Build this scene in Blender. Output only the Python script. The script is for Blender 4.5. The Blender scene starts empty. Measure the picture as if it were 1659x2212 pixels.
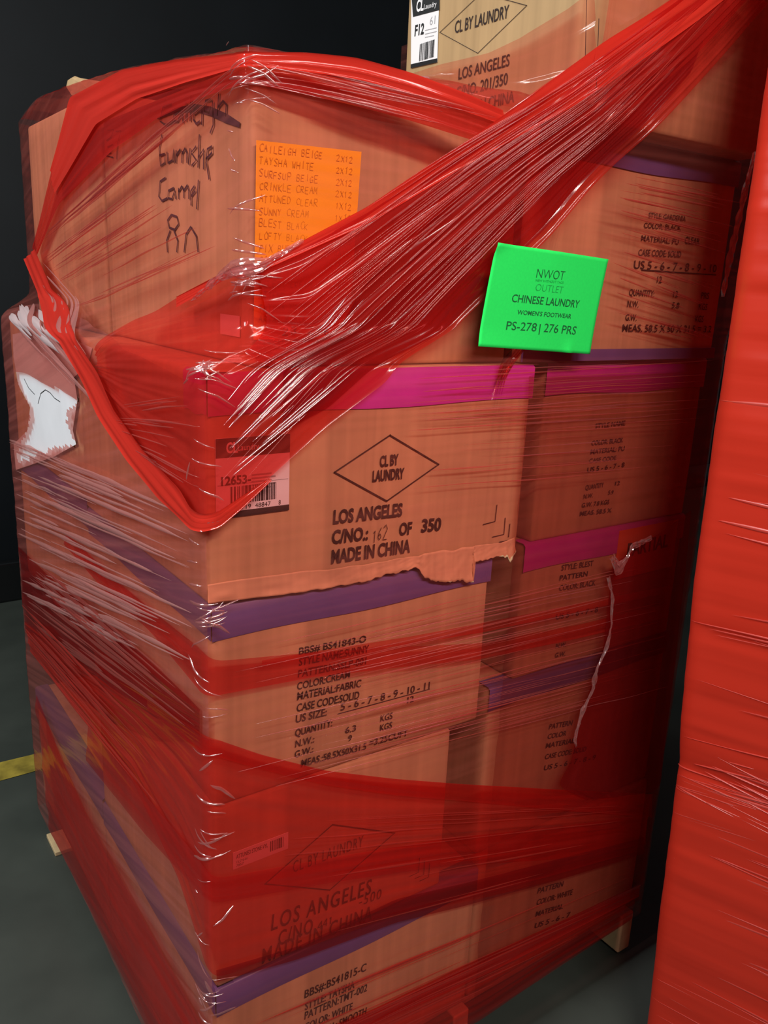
import bpy, math, random
import numpy as np
from mathutils import Vector, Matrix
random.seed(7)
rng = np.random.default_rng(11)
S = bpy.context.scene
COL = S.collection

# ------------------------------------------------------------------ camera
cam_d = bpy.data.cameras.new('camera')
cam = bpy.data.objects.new('camera', cam_d)
COL.objects.link(cam)
S.camera = cam
cam_d.sensor_fit = 'VERTICAL'
cam_d.sensor_height = 36.0
cam_d.lens = 29.299
cam_d.clip_start = 0.02
YAW, PITCH, ROLL = 0.6210, 0.2680, 0.0455
_f = Vector((math.sin(YAW) * math.cos(PITCH), math.cos(YAW) * math.cos(PITCH), -math.sin(PITCH)))
_r = Vector((math.cos(YAW), -math.sin(YAW), 0))
_u = _r.cross(_f)
_r2 = math.cos(ROLL) * _r + math.sin(ROLL) * _u
_u2 = -math.sin(ROLL) * _r + math.cos(ROLL) * _u
cam.matrix_world = Matrix(((_r2.x, _u2.x, -_f.x, -0.4184), (_r2.y, _u2.y, -_f.y, -0.9685), (_r2.z, _u2.z, -_f.z, 1.5021), (0, 0, 0, 1)))

# ------------------------------------------------------------------ world, lamps, exposure
S.view_settings.view_transform = 'Standard'
S.view_settings.look = 'None'
S.view_settings.gamma = 1.0
S.view_settings.exposure = 0.0
S.cycles.transparent_max_bounces = 24
S.cycles.max_bounces = 4
S.cycles.diffuse_bounces = 2
S.cycles.glossy_bounces = 2
S.cycles.caustics_reflective = False
S.cycles.caustics_refractive = False
W = bpy.data.worlds.new('warehouse_air')
S.world = W
W.use_nodes = True
W.node_tree.nodes['Background'].inputs[0].default_value = (0.75, 0.8, 0.85, 1)
W.node_tree.nodes['Background'].inputs[1].default_value = 0.05


def lamp(name, loc, target, size, size_y, watts, color=(1, 0.95, 0.88)):
    d = bpy.data.lights.new(name, 'AREA')
    d.shape = 'RECTANGLE'
    d.size, d.size_y, d.energy, d.color = size, size_y, watts, color
    o = bpy.data.objects.new(name, d)
    COL.objects.link(o)
    o.location = loc
    o.rotation_euler = (Vector(target) - Vector(loc)).to_track_quat('-Z', 'Y').to_euler()
    return o


lamp('ceiling_lamp_aisle', (-0.30, -1.9, 2.75), (0.15, 0.1, 1.5), 1.1, 0.16, 47)
lamp('ceiling_lamp_cross_aisle', (1.0, -2.9, 3.2), (0.3, 0.2, 1.4), 1.3, 0.16, 32)
lamp('ceiling_lamp_side', (-2.3, 0.0, 3.1), (0.0, 0.3, 1.2), 0.2, 1.4, 88, (0.95, 0.97, 1.0))
lamp('ceiling_lamp_rear', (-1.3, 2.35, 3.6), (-1.0, 2.2, 0.0), 1.2, 0.2, 28, (0.93, 1.0, 0.95))




# ------------------------------------------------------------------ helpers
def props(o, label=None, cat=None, group=None, kind=None):
    for k, v in (('label', label), ('category', cat), ('group', group), ('kind', kind)):
        if v:
            o[k] = v
    return o


def empty(name, loc, label, cat, group=None):
    o = bpy.data.objects.new(name, None)
    COL.objects.link(o)
    o.location = loc
    o.empty_display_size = 0.05
    return props(o, label, cat, group)


def wloc(o):
    v = Vector((0, 0, 0))
    while o is not None:
        v = v + o.location
        o = o.parent
    return v


class MB:
    """collects world-space polygons with per-corner UVs"""

    def __init__(s):
        s.v, s.f, s.uv = [], [], []

    def quad_grid(s, P, UV=None, skip=None):
        n, m = P.shape[:2]
        b = len(s.v)
        s.v += [tuple(p) for p in P.reshape(-1, 3)]
        for i in range(n - 1):
            for j in range(m - 1):
                if skip is not None and skip[i, j]:
                    continue
                ids = (i * m + j, (i + 1) * m + j, (i + 1) * m + j + 1, i * m + j + 1)
                s.f.append(tuple(b + k for k in ids))
                if UV is not None:
                    U = UV.reshape(-1, 2)
                    s.uv.append([tuple(U[k]) for k in ids])
                else:
                    s.uv.append([(0, 0)] * 4)
        return s

    def poly(s, pts):
        b = len(s.v)
        s.v += [tuple(p) for p in pts]
        s.f.append(tuple(range(b, b + len(pts))))
        s.uv.append([(0, 0)] * len(pts))
        return s

    def mesh(s, verts, faces):
        b = len(s.v)
        s.v += [tuple(p) for p in verts]
        for f in faces:
            s.f.append(tuple(b + k for k in f))
            s.uv.append([(0, 0)] * len(f))
        return s

    def box(s, a, b):
        (x0, y0, z0), (x1, y1, z1) = a, b
        v = [(x0, y0, z0), (x1, y0, z0), (x1, y1, z0), (x0, y1, z0), (x0, y0, z1), (x1, y0, z1), (x1, y1, z1), (x0, y1, z1)]
        return s.mesh(v, [(0, 3, 2, 1), (4, 5, 6, 7), (0, 1, 5, 4), (1, 2, 6, 5), (2, 3, 7, 6), (3, 0, 4, 7)])

    def build(s, name, mat, parent=None, smooth=False, bevel=0, solid=0):
        me = bpy.data.meshes.new(name)
        off = wloc(parent) if parent else Vector((0, 0, 0))
        me.from_pydata([tuple(Vector(p) - off) for p in s.v], [], s.f)
        uvl = me.uv_layers.new(name='UVMap')
        flat = [c for f in s.uv for uv in f for c in uv]
        uvl.data.foreach_set('uv', flat)
        me.materials.append(mat)
        if smooth:
            me.polygons.foreach_set('use_smooth', [True] * len(me.polygons))
        me.update()
        o = bpy.data.objects.new(name, me)
        COL.objects.link(o)
        if parent:
            o.parent = parent
        if solid:
            md = o.modifiers.new('solid', 'SOLIDIFY')
            md.thickness = solid
        if bevel:
            md = o.modifiers.new('bevel', 'BEVEL')
            md.width = bevel
            md.segments = 3
            md.limit_method = 'ANGLE'
        return o


def vnoise(x, y, seed=0):
    """smooth value noise, arrays in -> -1..1"""
    x, y = np.asarray(x, float), np.asarray(y, float)
    xi, yi = np.floor(x).astype(int), np.floor(y).astype(int)
    fx, fy = x - xi, y - yi
    fx, fy = fx * fx * (3 - 2 * fx), fy * fy * (3 - 2 * fy)

    def h(a, b):
        n = (a * 374761393 + b * 668265263 + seed * 982451653) & 0x7fffffff
        n = ((n ^ (n >> 13)) * 1274126177) & 0x7fffffff
        n = n ^ (n >> 16)
        return (n & 0xffff) / 32767.5 - 1
    return (h(xi, yi) * (1 - fx) + h(xi + 1, yi) * fx) * (1 - fy) + (h(xi, yi + 1) * (1 - fx) + h(xi + 1, yi + 1) * fx) * fy


# ------------------------------------------------------------------ materials
def new_mat(name):
    m = bpy.data.materials.new(name)
    m.use_nodes = True
    nt = m.node_tree
    nt.nodes.clear()
    out = nt.nodes.new('ShaderNodeOutputMaterial')
    return m, nt, out


def N(nt, t, **kw):
    n = nt.nodes.new(t)
    for k, v in kw.items():
        setattr(n, k, v)
    return n


def plain(name, col, rough=0.6, spec=0.5, noise=0.0, scale=40, bump=0.0, coat=0.0):
    m, nt, out = new_mat(name)
    b = N(nt, 'ShaderNodeBsdfPrincipled')
    b.inputs['Base Color'].default_value = (*col, 1)
    b.inputs['Roughness'].default_value = rough
    b.inputs['Specular IOR Level'].default_value = spec
    b.inputs['Coat Weight'].default_value = coat
    tc = N(nt, 'ShaderNodeTexCoord')
    no = N(nt, 'ShaderNodeTexNoise')
    no.inputs['Scale'].default_value = scale
    no.inputs['Detail'].default_value = 5
    nt.links.new(tc.outputs['Object'], no.inputs['Vector'])
    if noise:
        mr = N(nt, 'ShaderNodeMapRange')
        mr.inputs[1].default_value, mr.inputs[2].default_value = 0.3, 0.7
        mr.inputs[3].default_value, mr.inputs[4].default_value = 1 - noise, 1 + noise
        nt.links.new(no.outputs['Fac'], mr.inputs[0])
        mx = N(nt, 'ShaderNodeVectorMath', operation='SCALE')
        mx.inputs[0].default_value = col
        nt.links.new(mr.outputs[0], mx.inputs['Scale'])
        nt.links.new(mx.outputs[0], b.inputs['Base Color'])
    if bump:
        bp = N(nt, 'ShaderNodeBump')
        bp.inputs['Strength'].default_value = bump
        bp.inputs['Distance'].default_value = 0.002
        nt.links.new(no.outputs['Fac'], bp.inputs['Height'])
        nt.links.new(bp.outputs[0], b.inputs['Normal'])
    nt.links.new(b.outputs[0], out.inputs[0])
    return m


def cardboard(name, col):
    """kraft board: vertical flute lines, broad scuffs, fine fibre"""
    m, nt, out = new_mat(name)
    b = N(nt, 'ShaderNodeBsdfPrincipled')
    b.inputs['Roughness'].default_value = 0.78
    b.inputs['Specular IOR Level'].default_value = 0.25
    tc = N(nt, 'ShaderNodeTexCoord')
    mp = N(nt, 'ShaderNodeMapping')
    mp.inputs['Scale'].default_value = (70, 70, 0.8)
    nt.links.new(tc.outputs['Object'], mp.inputs['Vector'])
    n1 = N(nt, 'ShaderNodeTexNoise')
    n1.inputs['Scale'].default_value = 1.0
    n1.inputs['Detail'].default_value = 2
    nt.links.new(mp.outputs[0], n1.inputs['Vector'])
    n2 = N(nt, 'ShaderNodeTexNoise')
    n2.inputs['Scale'].default_value = 9
    n2.inputs['Detail'].default_value = 3
    nt.links.new(tc.outputs['Object'], n2.inputs['Vector'])
    mp3 = N(nt, 'ShaderNodeMapping')
    mp3.inputs['Scale'].default_value = (15, 15, 0.5)
    nt.links.new(tc.outputs['Object'], mp3.inputs['Vector'])
    n3 = N(nt, 'ShaderNodeTexNoise')
    n3.inputs['Scale'].default_value = 1
    n3.inputs['Detail'].default_value = 1
    nt.links.new(mp3.outputs[0], n3.inputs['Vector'])
    a = N(nt, 'ShaderNodeMath', operation='ADD')
    nt.links.new(n1.outputs['Fac'], a.inputs[0])
    nt.links.new(n2.outputs['Fac'], a.inputs[1])
    a2 = N(nt, 'ShaderNodeMath', operation='ADD')
    nt.links.new(a.outputs[0], a2.inputs[0])
    nt.links.new(n3.outputs['Fac'], a2.inputs[1])
    r = N(nt, 'ShaderNodeMapRange')
    r.inputs[1].default_value, r.inputs[2].default_value = 1.0, 2.0
    r.inputs[3].default_value, r.inputs[4].default_value = 0.76, 1.16
    nt.links.new(a2.outputs[0], r.inputs[0])
    sc = N(nt, 'ShaderNodeVectorMath', operation='SCALE')
    sc.inputs[0].default_value = col
    nt.links.new(r.outputs[0], sc.inputs['Scale'])
    nt.links.new(sc.outputs[0], b.inputs['Base Color'])
    bp = N(nt, 'ShaderNodeBump')
    bp.inputs['Strength'].default_value = 0.25
    bp.inputs['Distance'].default_value = 0.0015
    nt.links.new(a2.outputs[0], bp.inputs['Height'])
    nt.links.new(bp.outputs[0], b.inputs['Normal'])
    nt.links.new(b.outputs[0], out.inputs[0])
    return m


def film(name, tint, body, opacity, haze=0.0, gloss=0.10, rough=0.13, bump=0.5, su=2.0, sv=90.0, streak=0.15):
    """stretch film: tinted see-through sheet with fine lengthwise wrinkles and a plastic sheen"""
    m, nt, out = new_mat(name)
    L = nt.links.new
    uv = N(nt, 'ShaderNodeUVMap', uv_map='UVMap')
    mp = N(nt, 'ShaderNodeMapping')
    mp.inputs['Scale'].default_value = (su, sv, 1)
    L(uv.outputs[0], mp.inputs['Vector'])
    n1 = N(nt, 'ShaderNodeTexNoise')
    n1.inputs['Scale'].default_value = 1
    n1.inputs['Detail'].default_value = 1.5
    n1.inputs['Distortion'].default_value = 0.25
    L(mp.outputs[0], n1.inputs['Vector'])
    mp2 = N(nt, 'ShaderNodeMapping')
    mp2.inputs['Scale'].default_value = (su * 1.5, sv * 3.2, 1)
    mp2.inputs['Location'].default_value = (3.1, 7.7, 0)
    L(uv.outputs[0], mp2.inputs['Vector'])
    n2 = N(nt, 'ShaderNodeTexNoise')
    n2.inputs['Scale'].default_value = 1
    n2.inputs['Detail'].default_value = 0.5
    L(mp2.outputs[0], n2.inputs['Vector'])
    hh = N(nt, 'ShaderNodeMath', operation='MULTIPLY_ADD')
    L(n2.outputs['Fac'], hh.inputs[0])
    hh.inputs[1].default_value = 0.35
    L(n1.outputs['Fac'], hh.inputs[2])
    bp = N(nt, 'ShaderNodeBump')
    bp.inputs['Strength'].default_value = bump
    bp.inputs['Distance'].default_value = 0.0014
    L(hh.outputs[0], bp.inputs['Height'])
    tr = N(nt, 'ShaderNodeBsdfTransparent')
    tr.inputs[0].default_value = (*tint, 1)
    df = N(nt, 'ShaderNodeBsdfDiffuse')
    df.inputs[0].default_value = (*body, 1)
    L(bp.outputs[0], df.inputs['Normal'])
    tl = N(nt, 'ShaderNodeBsdfTranslucent')
    tl.inputs[0].default_value = (*body, 1)
    dm = N(nt, 'ShaderNodeMixShader')
    dm.inputs[0].default_value = 0.3
    L(df.outputs[0], dm.inputs[1])
    L(tl.outputs[0], dm.inputs[2])
    op = N(nt, 'ShaderNodeMapRange')
    op.inputs[1].default_value, op.inputs[2].default_value = 0.42, 0.75
    op.inputs[3].default_value, op.inputs[4].default_value = opacity, min(1, opacity + streak)
    L(n1.outputs['Fac'], op.inputs[0])
    m1 = N(nt, 'ShaderNodeMixShader')
    L(op.outputs[0], m1.inputs[0])
    L(tr.outputs[0], m1.inputs[1])
    L(dm.outputs[0], m1.inputs[2])
    gl = N(nt, 'ShaderNodeBsdfGlossy')
    gl.inputs['Color'].default_value = (1, 0.92, 0.92, 1)
    gl.inputs['Roughness'].default_value = rough
    L(bp.outputs[0], gl.inputs['Normal'])
    lw = N(nt, 'ShaderNodeLayerWeight')
    lw.inputs[0].default_value = 0.5
    pw = N(nt, 'ShaderNodeMath', operation='POWER')
    L(lw.outputs['Facing'], pw.inputs[0])
    pw.inputs[1].default_value = 4.0
    gm = N(nt, 'ShaderNodeMath', operation='MULTIPLY_ADD')
    L(pw.outputs[0], gm.inputs[0])
    gm.inputs[1].default_value = 0.35
    gm.inputs[2].default_value = gloss
    gm.use_clamp = True
    m2 = N(nt, 'ShaderNodeMixShader')
    L(gm.outputs[0], m2.inputs[0])
    L(m1.outputs[0], m2.inputs[1])
    L(gl.outputs[0], m2.inputs[2])
    L(m2.outputs[0], out.inputs[0])
    return m


M = {}
M['kraft'] = cardboard('kraft_board', (0.56, 0.36, 0.19))
M['kraft_pale'] = cardboard('pale_kraft_board', (0.43, 0.285, 0.14))
M['kraft_torn'] = cardboard('torn_board', (0.66, 0.42, 0.24))
M['purple'] = plain('purple_tape', (0.12, 0.085, 0.27), 0.35, 0.5, 0.06, 30)
M['magenta'] = plain('magenta_tape', (0.52, 0.03, 0.44), 0.35, 0.5, 0.06, 30)
M['ink'] = plain('box_ink', (0.035, 0.022, 0.02), 0.7, 0.2, 0.2, 60)
M['marker'] = plain('marker_ink', (0.05, 0.03, 0.05), 0.6, 0.3)
M['label'] = plain('white_label', (0.82, 0.82, 0.84), 0.5, 0.4)
M['label_black'] = plain('label_black', (0.012, 0.012, 0.014), 0.4, 0.5)
M['grey_ink'] = plain('faint_print', (0.35, 0.35, 0.37), 0.6, 0.3)
M['orange'] = plain('orange_paper', (0.98, 0.50, 0.02), 0.75, 0.2, 0.03, 25)
M['red_sign'] = plain('red_orange_card', (0.85, 0.12, 0.02), 0.7, 0.2)
M['green'] = plain('green_paper', (0.02, 0.86, 0.13), 0.75, 0.2, 0.03, 300)
M['green_ink'] = plain('toner', (0.01, 0.13, 0.04), 0.7, 0.2)
M['green_ink_faint'] = plain('faded_toner', (0.012, 0.42, 0.08), 0.7, 0.2)
M['pen'] = plain('pen_ink', (0.75, 0.34, 0.012), 0.7, 0.2)
M['pen_dark'] = plain('dark_pen_ink', (0.10, 0.02, 0.01), 0.7, 0.2)
M['wood'] = plain('pallet_pine', (0.62, 0.46, 0.25), 0.8, 0.2, 0.15, 22, 0.3)
M['paper'] = plain('white_sheet', (0.80, 0.80, 0.82), 0.7, 0.2, 0.04, 12)

# thin film, one layer; red film, a doubled band; deep film, many layers
M['thin'] = film('thin_film', (0.975, 0.665, 0.645), (0.85, 0.22, 0.17), 0.05, gloss=0.03, bump=0.35, sv=70, streak=0.10)
M['hazy'] = film('hazy_film', (0.92, 0.55, 0.50), (0.66, 0.20, 0.17), 0.20, gloss=0.05, bump=0.6, sv=60, streak=0.25)
M['red'] = film('red_film', (0.95, 0.41, 0.43), (0.80, 0.04, 0.03), 0.13, gloss=0.028, bump=0.5, sv=60, streak=0.14)
M['skirt'] = film('skirt_film', (0.965, 0.41, 0.41), (0.86, 0.06, 0.04), 0.20, gloss=0.025, bump=0.45, sv=50, streak=0.12)
M['deep'] = film('deep_red_film', (0.90, 0.27, 0.27), (0.64, 0.028, 0.022), 0.36, gloss=0.03, bump=0.5, sv=60, streak=0.25)
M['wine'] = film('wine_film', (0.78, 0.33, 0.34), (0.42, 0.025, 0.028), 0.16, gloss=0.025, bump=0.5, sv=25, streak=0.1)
M['column_shade'] = film('column_shade_film', (0.82, 0.62, 0.60), (0.36, 0.10, 0.09), 0.07, gloss=0.02, bump=0.4, sv=50, streak=0.06)  # darkening tint: the right column's shade put into film colour
M['fold'] = film('folded_film', (0.95, 0.50, 0.46), (0.85, 0.22, 0.18), 0.22, gloss=0.14, rough=0.2, bump=0.2, sv=40, streak=0.2)
M['fold_red'] = film('folded_red_film', (0.92, 0.38, 0.32), (0.80, 0.10, 0.075), 0.25, gloss=0.05, rough=0.2, bump=0.2, sv=40, streak=0.15)
M['fold_pale'] = film('folded_pale_film', (0.95, 0.62, 0.58), (0.86, 0.42, 0.38), 0.42, gloss=0.12, rough=0.2, bump=0.2, sv=40, streak=0.2)
M['fold_white'] = film('folded_milky_film', (0.95, 0.75, 0.74), (0.88, 0.74, 0.74), 0.72, gloss=0.08, rough=0.25, bump=0.2, sv=40, streak=0.2)
M['fold_bright'] = film('folded_shiny_film', (0.96, 0.62, 0.60), (0.88, 0.30, 0.30), 0.22, gloss=0.30, rough=0.16, bump=0.15, sv=40, streak=0.2)
M['rope'] = film('roped_film', (0.88, 0.22, 0.17), (0.80, 0.045, 0.028), 0.78, gloss=0.03, bump=0.5, sv=60, streak=0.15)
M['crumple'] = film('crumpled_film', (0.95, 0.62, 0.60), (0.85, 0.35, 0.33), 0.25, gloss=0.25, rough=0.15, bump=0.4, su=60, sv=60, streak=0.2)
M['solid'] = film('many_layer_film', (0.8, 0.1, 0.07), (0.77, 0.046, 0.022), 0.93, gloss=0.022, rough=0.3, bump=0.6, su=1.2, sv=26, streak=0.07)
M['solid_fold'] = film('many_layer_fold', (0.8, 0.1, 0.07), (0.78, 0.085, 0.06), 0.9, gloss=0.07, rough=0.28, bump=0.1, sv=20, streak=0.05)



# ------------------------------------------------------------------ structure
def floor_mat():
    m, nt, out = new_mat('sealed_concrete')
    b = N(nt, 'ShaderNodeBsdfPrincipled')
    tc = N(nt, 'ShaderNodeTexCoord')
    n = N(nt, 'ShaderNodeTexNoise')
    n.inputs['Scale'].default_value = 3.5
    n.inputs['Detail'].default_value = 8
    nt.links.new(tc.outputs['Object'], n.inputs['Vector'])
    cr = N(nt, 'ShaderNodeValToRGB')
    cr.color_ramp.elements[0].position, cr.color_ramp.elements[1].position = 0.3, 0.75
    cr.color_ramp.elements[0].color = (0.040, 0.047, 0.040, 1)
    cr.color_ramp.elements[1].color = (0.066, 0.076, 0.064, 1)
    nt.links.new(n.outputs['Fac'], cr.inputs[0])
    nt.links.new(cr.outputs[0], b.inputs['Base Color'])
    b.inputs['Roughness'].default_value = 0.42
    b.inputs['Specular IOR Level'].default_value = 0.4
    bp = N(nt, 'ShaderNodeBump')
    bp.inputs['Strength'].default_value = 0.08
    nt.links.new(n.outputs['Fac'], bp.inputs['Height'])
    nt.links.new(bp.outputs[0], b.inputs['Normal'])
    nt.links.new(b.outputs[0], out.inputs[0])
    return m


props(MB().box((-5, -4, -0.1), (6, 3.2, 0)).build('floor', floor_mat()), kind='structure')
props(MB().box((-5, 3.0, 0.0), (6, 3.2, 5.0)).build('wall_back', plain('black_paint', (0.006, 0.0085, 0.011), 0.55, 0.25, 0.15, 3)), kind='structure')
props(MB().box((-5, 2.955, 0.0), (6, 3.0, 0.19)).build('baseboard_back', plain('gloss_black', (0.008, 0.009, 0.010), 0.18, 0.9), bevel=0.012), kind='structure')
yl = MB()
yn = 60
xs = np.linspace(-4, 0.6, yn)
P = np.zeros((yn, 2, 3))
P[:, 0] = np.stack([xs, 1.475 + 0.006 * vnoise(xs * 9, xs * 0, 3), np.full(yn, 0.002)], -1)
P[:, 1] = np.stack([xs, 1.575 + 0.006 * vnoise(xs * 9, xs * 0 + 5, 4), np.full(yn, 0.002)], -1)
yl.quad_grid(P)
props(yl.build('floor_marking', plain('worn_yellow_paint', (0.33, 0.25, 0.035), 0.6, 0.4, 0.45, 18)), kind='structure')


# ------------------------------------------------------------------ lettering
_tc = {}
_cap = []


def cap_height():
    if not _cap:
        c = bpy.data.curves.new('lettering', 'FONT')
        c.body = 'H'
        o = bpy.data.objects.new('lettering', c)
        COL.objects.link(o)
        bpy.context.view_layer.update()
        me = o.to_mesh()
        _cap.append(max(q.co[1] for q in me.vertices))
        o.to_mesh_clear()
        bpy.data.objects.remove(o)
        bpy.data.curves.remove(c)
    return _cap[0]



def glyphs(txt, bold=0.0, space=1.0):
    key = (txt, bold, space)
    if key not in _tc:
        c = bpy.data.curves.new('lettering', 'FONT')
        c.body = txt
        c.offset = bold
        c.space_character = space
        c.resolution_u = 3
        o = bpy.data.objects.new('lettering', c)
        COL.objects.link(o)
        bpy.context.view_layer.update()
        me = o.to_mesh()
        v = np.array([q.co[:2] for q in me.vertices]).reshape(-1, 2)
        f = [tuple(p.vertices) for p in me.polygons]
        o.to_mesh_clear()
        bpy.data.objects.remove(o)
        bpy.data.curves.remove(c)
        if len(v):
            lo, hi = v.min(0), v.max(0)
            v = (v - [lo[0], 0]) / [max(hi[0] - lo[0], 1e-6), cap_height()]
        _tc[key] = (v, f)
    return _tc[key]


class Face:
    """a flat face: (a, z) coordinates on it; 'Y' faces look to -Y (a = X), 'X' faces look to -X (a = Y)"""

    def __init__(s, ax, v):
        s.ax, s.v = ax, v

    def p(s, a, z, out=0.0):
        return (a, s.v - out, z) if s.ax == 'Y' else (s.v - out, a, z)

    @property
    def sg(s):
        return 1 if s.ax == 'Y' else -1

    def text(s, mb, txt, spec, bold=0.0, space=1.0, out=0.0008, wave=0.0):
        """spec = (a, z, width, angle, height) of the baseline start"""
        a, z, w, ang, h = spec
        v, f = glyphs(txt, bold, space)
        ca, sa = math.cos(ang), math.sin(ang)
        pts = []
        for x, y in v:
            x, y = x * w, y * h
            pts.append(s.p(a + s.sg * (x * ca - y * sa), z + x * sa + y * ca, out))
        mb.mesh(pts, f if s.ax == 'Y' else f)

    def stroke(s, mb, pts, w, out=0.0008):
        pts = np.array(pts, float)
        t = np.gradient(pts, axis=0)
        t /= np.linalg.norm(t, axis=1, keepdims=True) + 1e-9
        n = np.stack([-t[:, 1], t[:, 0]], -1)
        ww = np.broadcast_to(np.asarray(w, float), (len(pts),))[:, None] / 2
        A, B = pts + n * ww, pts - n * ww
        P = np.array([[s.p(*A[i], out), s.p(*B[i], out)] for i in range(len(pts))])
        mb.quad_grid(P)

    def quad(s, mb, a0, z0, a1, z1, out=0.0008):
        mb.poly([s.p(a0, z0, out), s.p(a1, z0, out), s.p(a1, z1, out), s.p(a0, z1, out)])

    def pad(s, mb, a0, z0, a1, z1, o0=0.0, o1=0.0006):
        p, q = s.p(a0, z0, o0), s.p(a1, z1, o1)
        mb.box(tuple(min(i, j) for i, j in zip(p, q)), tuple(max(i, j) for i, j in zip(p, q)))

    def poly(s, mb, pts, out=0.0008):
        mb.poly([s.p(a, z, out) for a, z in pts])


# hand lettering: single-stroke capitals on a 0..1 box
STROKES = {
    'A': ['00 .5,1 1,0', '.2,.4 .8,.4'], 'B': ['00 0,1 .7,1 .8,.75 .6,.52 0,.5', '.6,.5 .95,.3 .7,0 00'], 'C': ['1,.85 .6,1 .1,.8 0,.4 .3,0 1,.1'],
    'D': ['00 0,1 .6,.95 1,.5 .6,.05 00'], 'E': ['1,1 0,1 00 1,0', '0,.5 .8,.5'], 'F': ['1,1 0,1 00', '0,.5 .8,.5'], 'G': ['1,.85 .5,1 0,.6 .2,0 .9,.1 1,.45 .5,.45'],
    'H': ['00 0,1', '1,0 1,1', '0,.5 1,.5'], 'I': ['.5,0 .5,1'], 'J': ['.8,1 .8,.2 .4,0 0,.2'], 'K': ['00 0,1', '1,1 0,.45 1,0'], 'L': ['0,1 00 .9,0'],
    'M': ['00 .1,1 .5,.3 .9,1 1,0'], 'N': ['00 0,1 1,0 1,1'], 'O': ['.5,1 0,.6 .2,0 .8,0 1,.6 .5,1'], 'P': ['00 0,1 .8,1 .9,.7 .6,.5 0,.5'],
    'R': ['00 0,1 .8,1 .9,.7 .6,.5 0,.5 1,0'], 'S': ['1,.9 .4,1 0,.75 .9,.3 .6,0 0,.1'], 'T': ['0,1 1,1', '.5,1 .5,0'], 'U': ['0,1 0,.2 .4,0 .9,.15 1,1'],
    'V': ['0,1 .5,0 1,1'], 'W': ['0,1 .25,0 .5,.7 .75,0 1,1'], 'X': ['00 1,1', '0,1 1,0'], 'Y': ['0,1 .5,.5 1,1', '.5,.5 .5,0'], 'Z': ['0,1 1,1 00 1,0'],
    '1': ['.2,.8 .5,1 .5,0'], '2': ['0,.8 .5,1 .9,.7 00 1,0'], '3': ['0,.9 .6,1 .9,.75 .4,.5 1,.25 .5,0 0,.1'], '4': ['.8,0 .8,1 0,.3 1,.3'], '6': ['.8,1 .2,.6 0,.2 .5,0 .9,.25 .5,.5 .1,.3'],
    '7': ['0,1 1,1 .4,0', '.3,.5 .9,.5'], '8': ['.5,.5 .1,.75 .5,1 .9,.75 .5,.5 0,.25 .5,0 1,.25 .5,.5'], '5': ['1,1 .2,1 .1,.55 .8,.6 .9,.2 .4,0 0,.1'], '0': ['.5,1 0,.6 .3,0 .9,.3 .5,1'],
}


def hand(face, mb, txt, a, z, w, h, lw, out=0.0009, ang=0.0):
    n = len(txt)
    cw = w / max(n, 1)
    ca, sa = math.cos(ang), math.sin(ang)
    for i, ch in enumerate(txt):
        if ch == ' ' or ch not in STROKES:
            continue
        jx, jz, js = random.uniform(-.08, .08), random.uniform(-.1, .1), random.uniform(.85, 1.1)
        for st in STROKES[ch]:
            pts = []
            for tok in st.split():
                x, y = (0.0, 0.0) if tok == '00' else (float(q) for q in tok.split(','))
                lx = (i + jx + (x * 0.72 + 0.12 * y) * js) * cw
                ly = (y * js + jz) * h
                pts.append((a + face.sg * (lx * ca - ly * sa), z + lx * sa + ly * ca))
            dense = []
            for k in range(len(pts) - 1):
                for q in np.linspace(0, 1, 4, endpoint=False):
                    dense.append((pts[k][0] * (1 - q) + pts[k + 1][0] * q, pts[k][1] * (1 - q) + pts[k + 1][1] * q))
            dense.append(pts[-1])
            face.stroke(mb, dense, lw, out)


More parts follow.
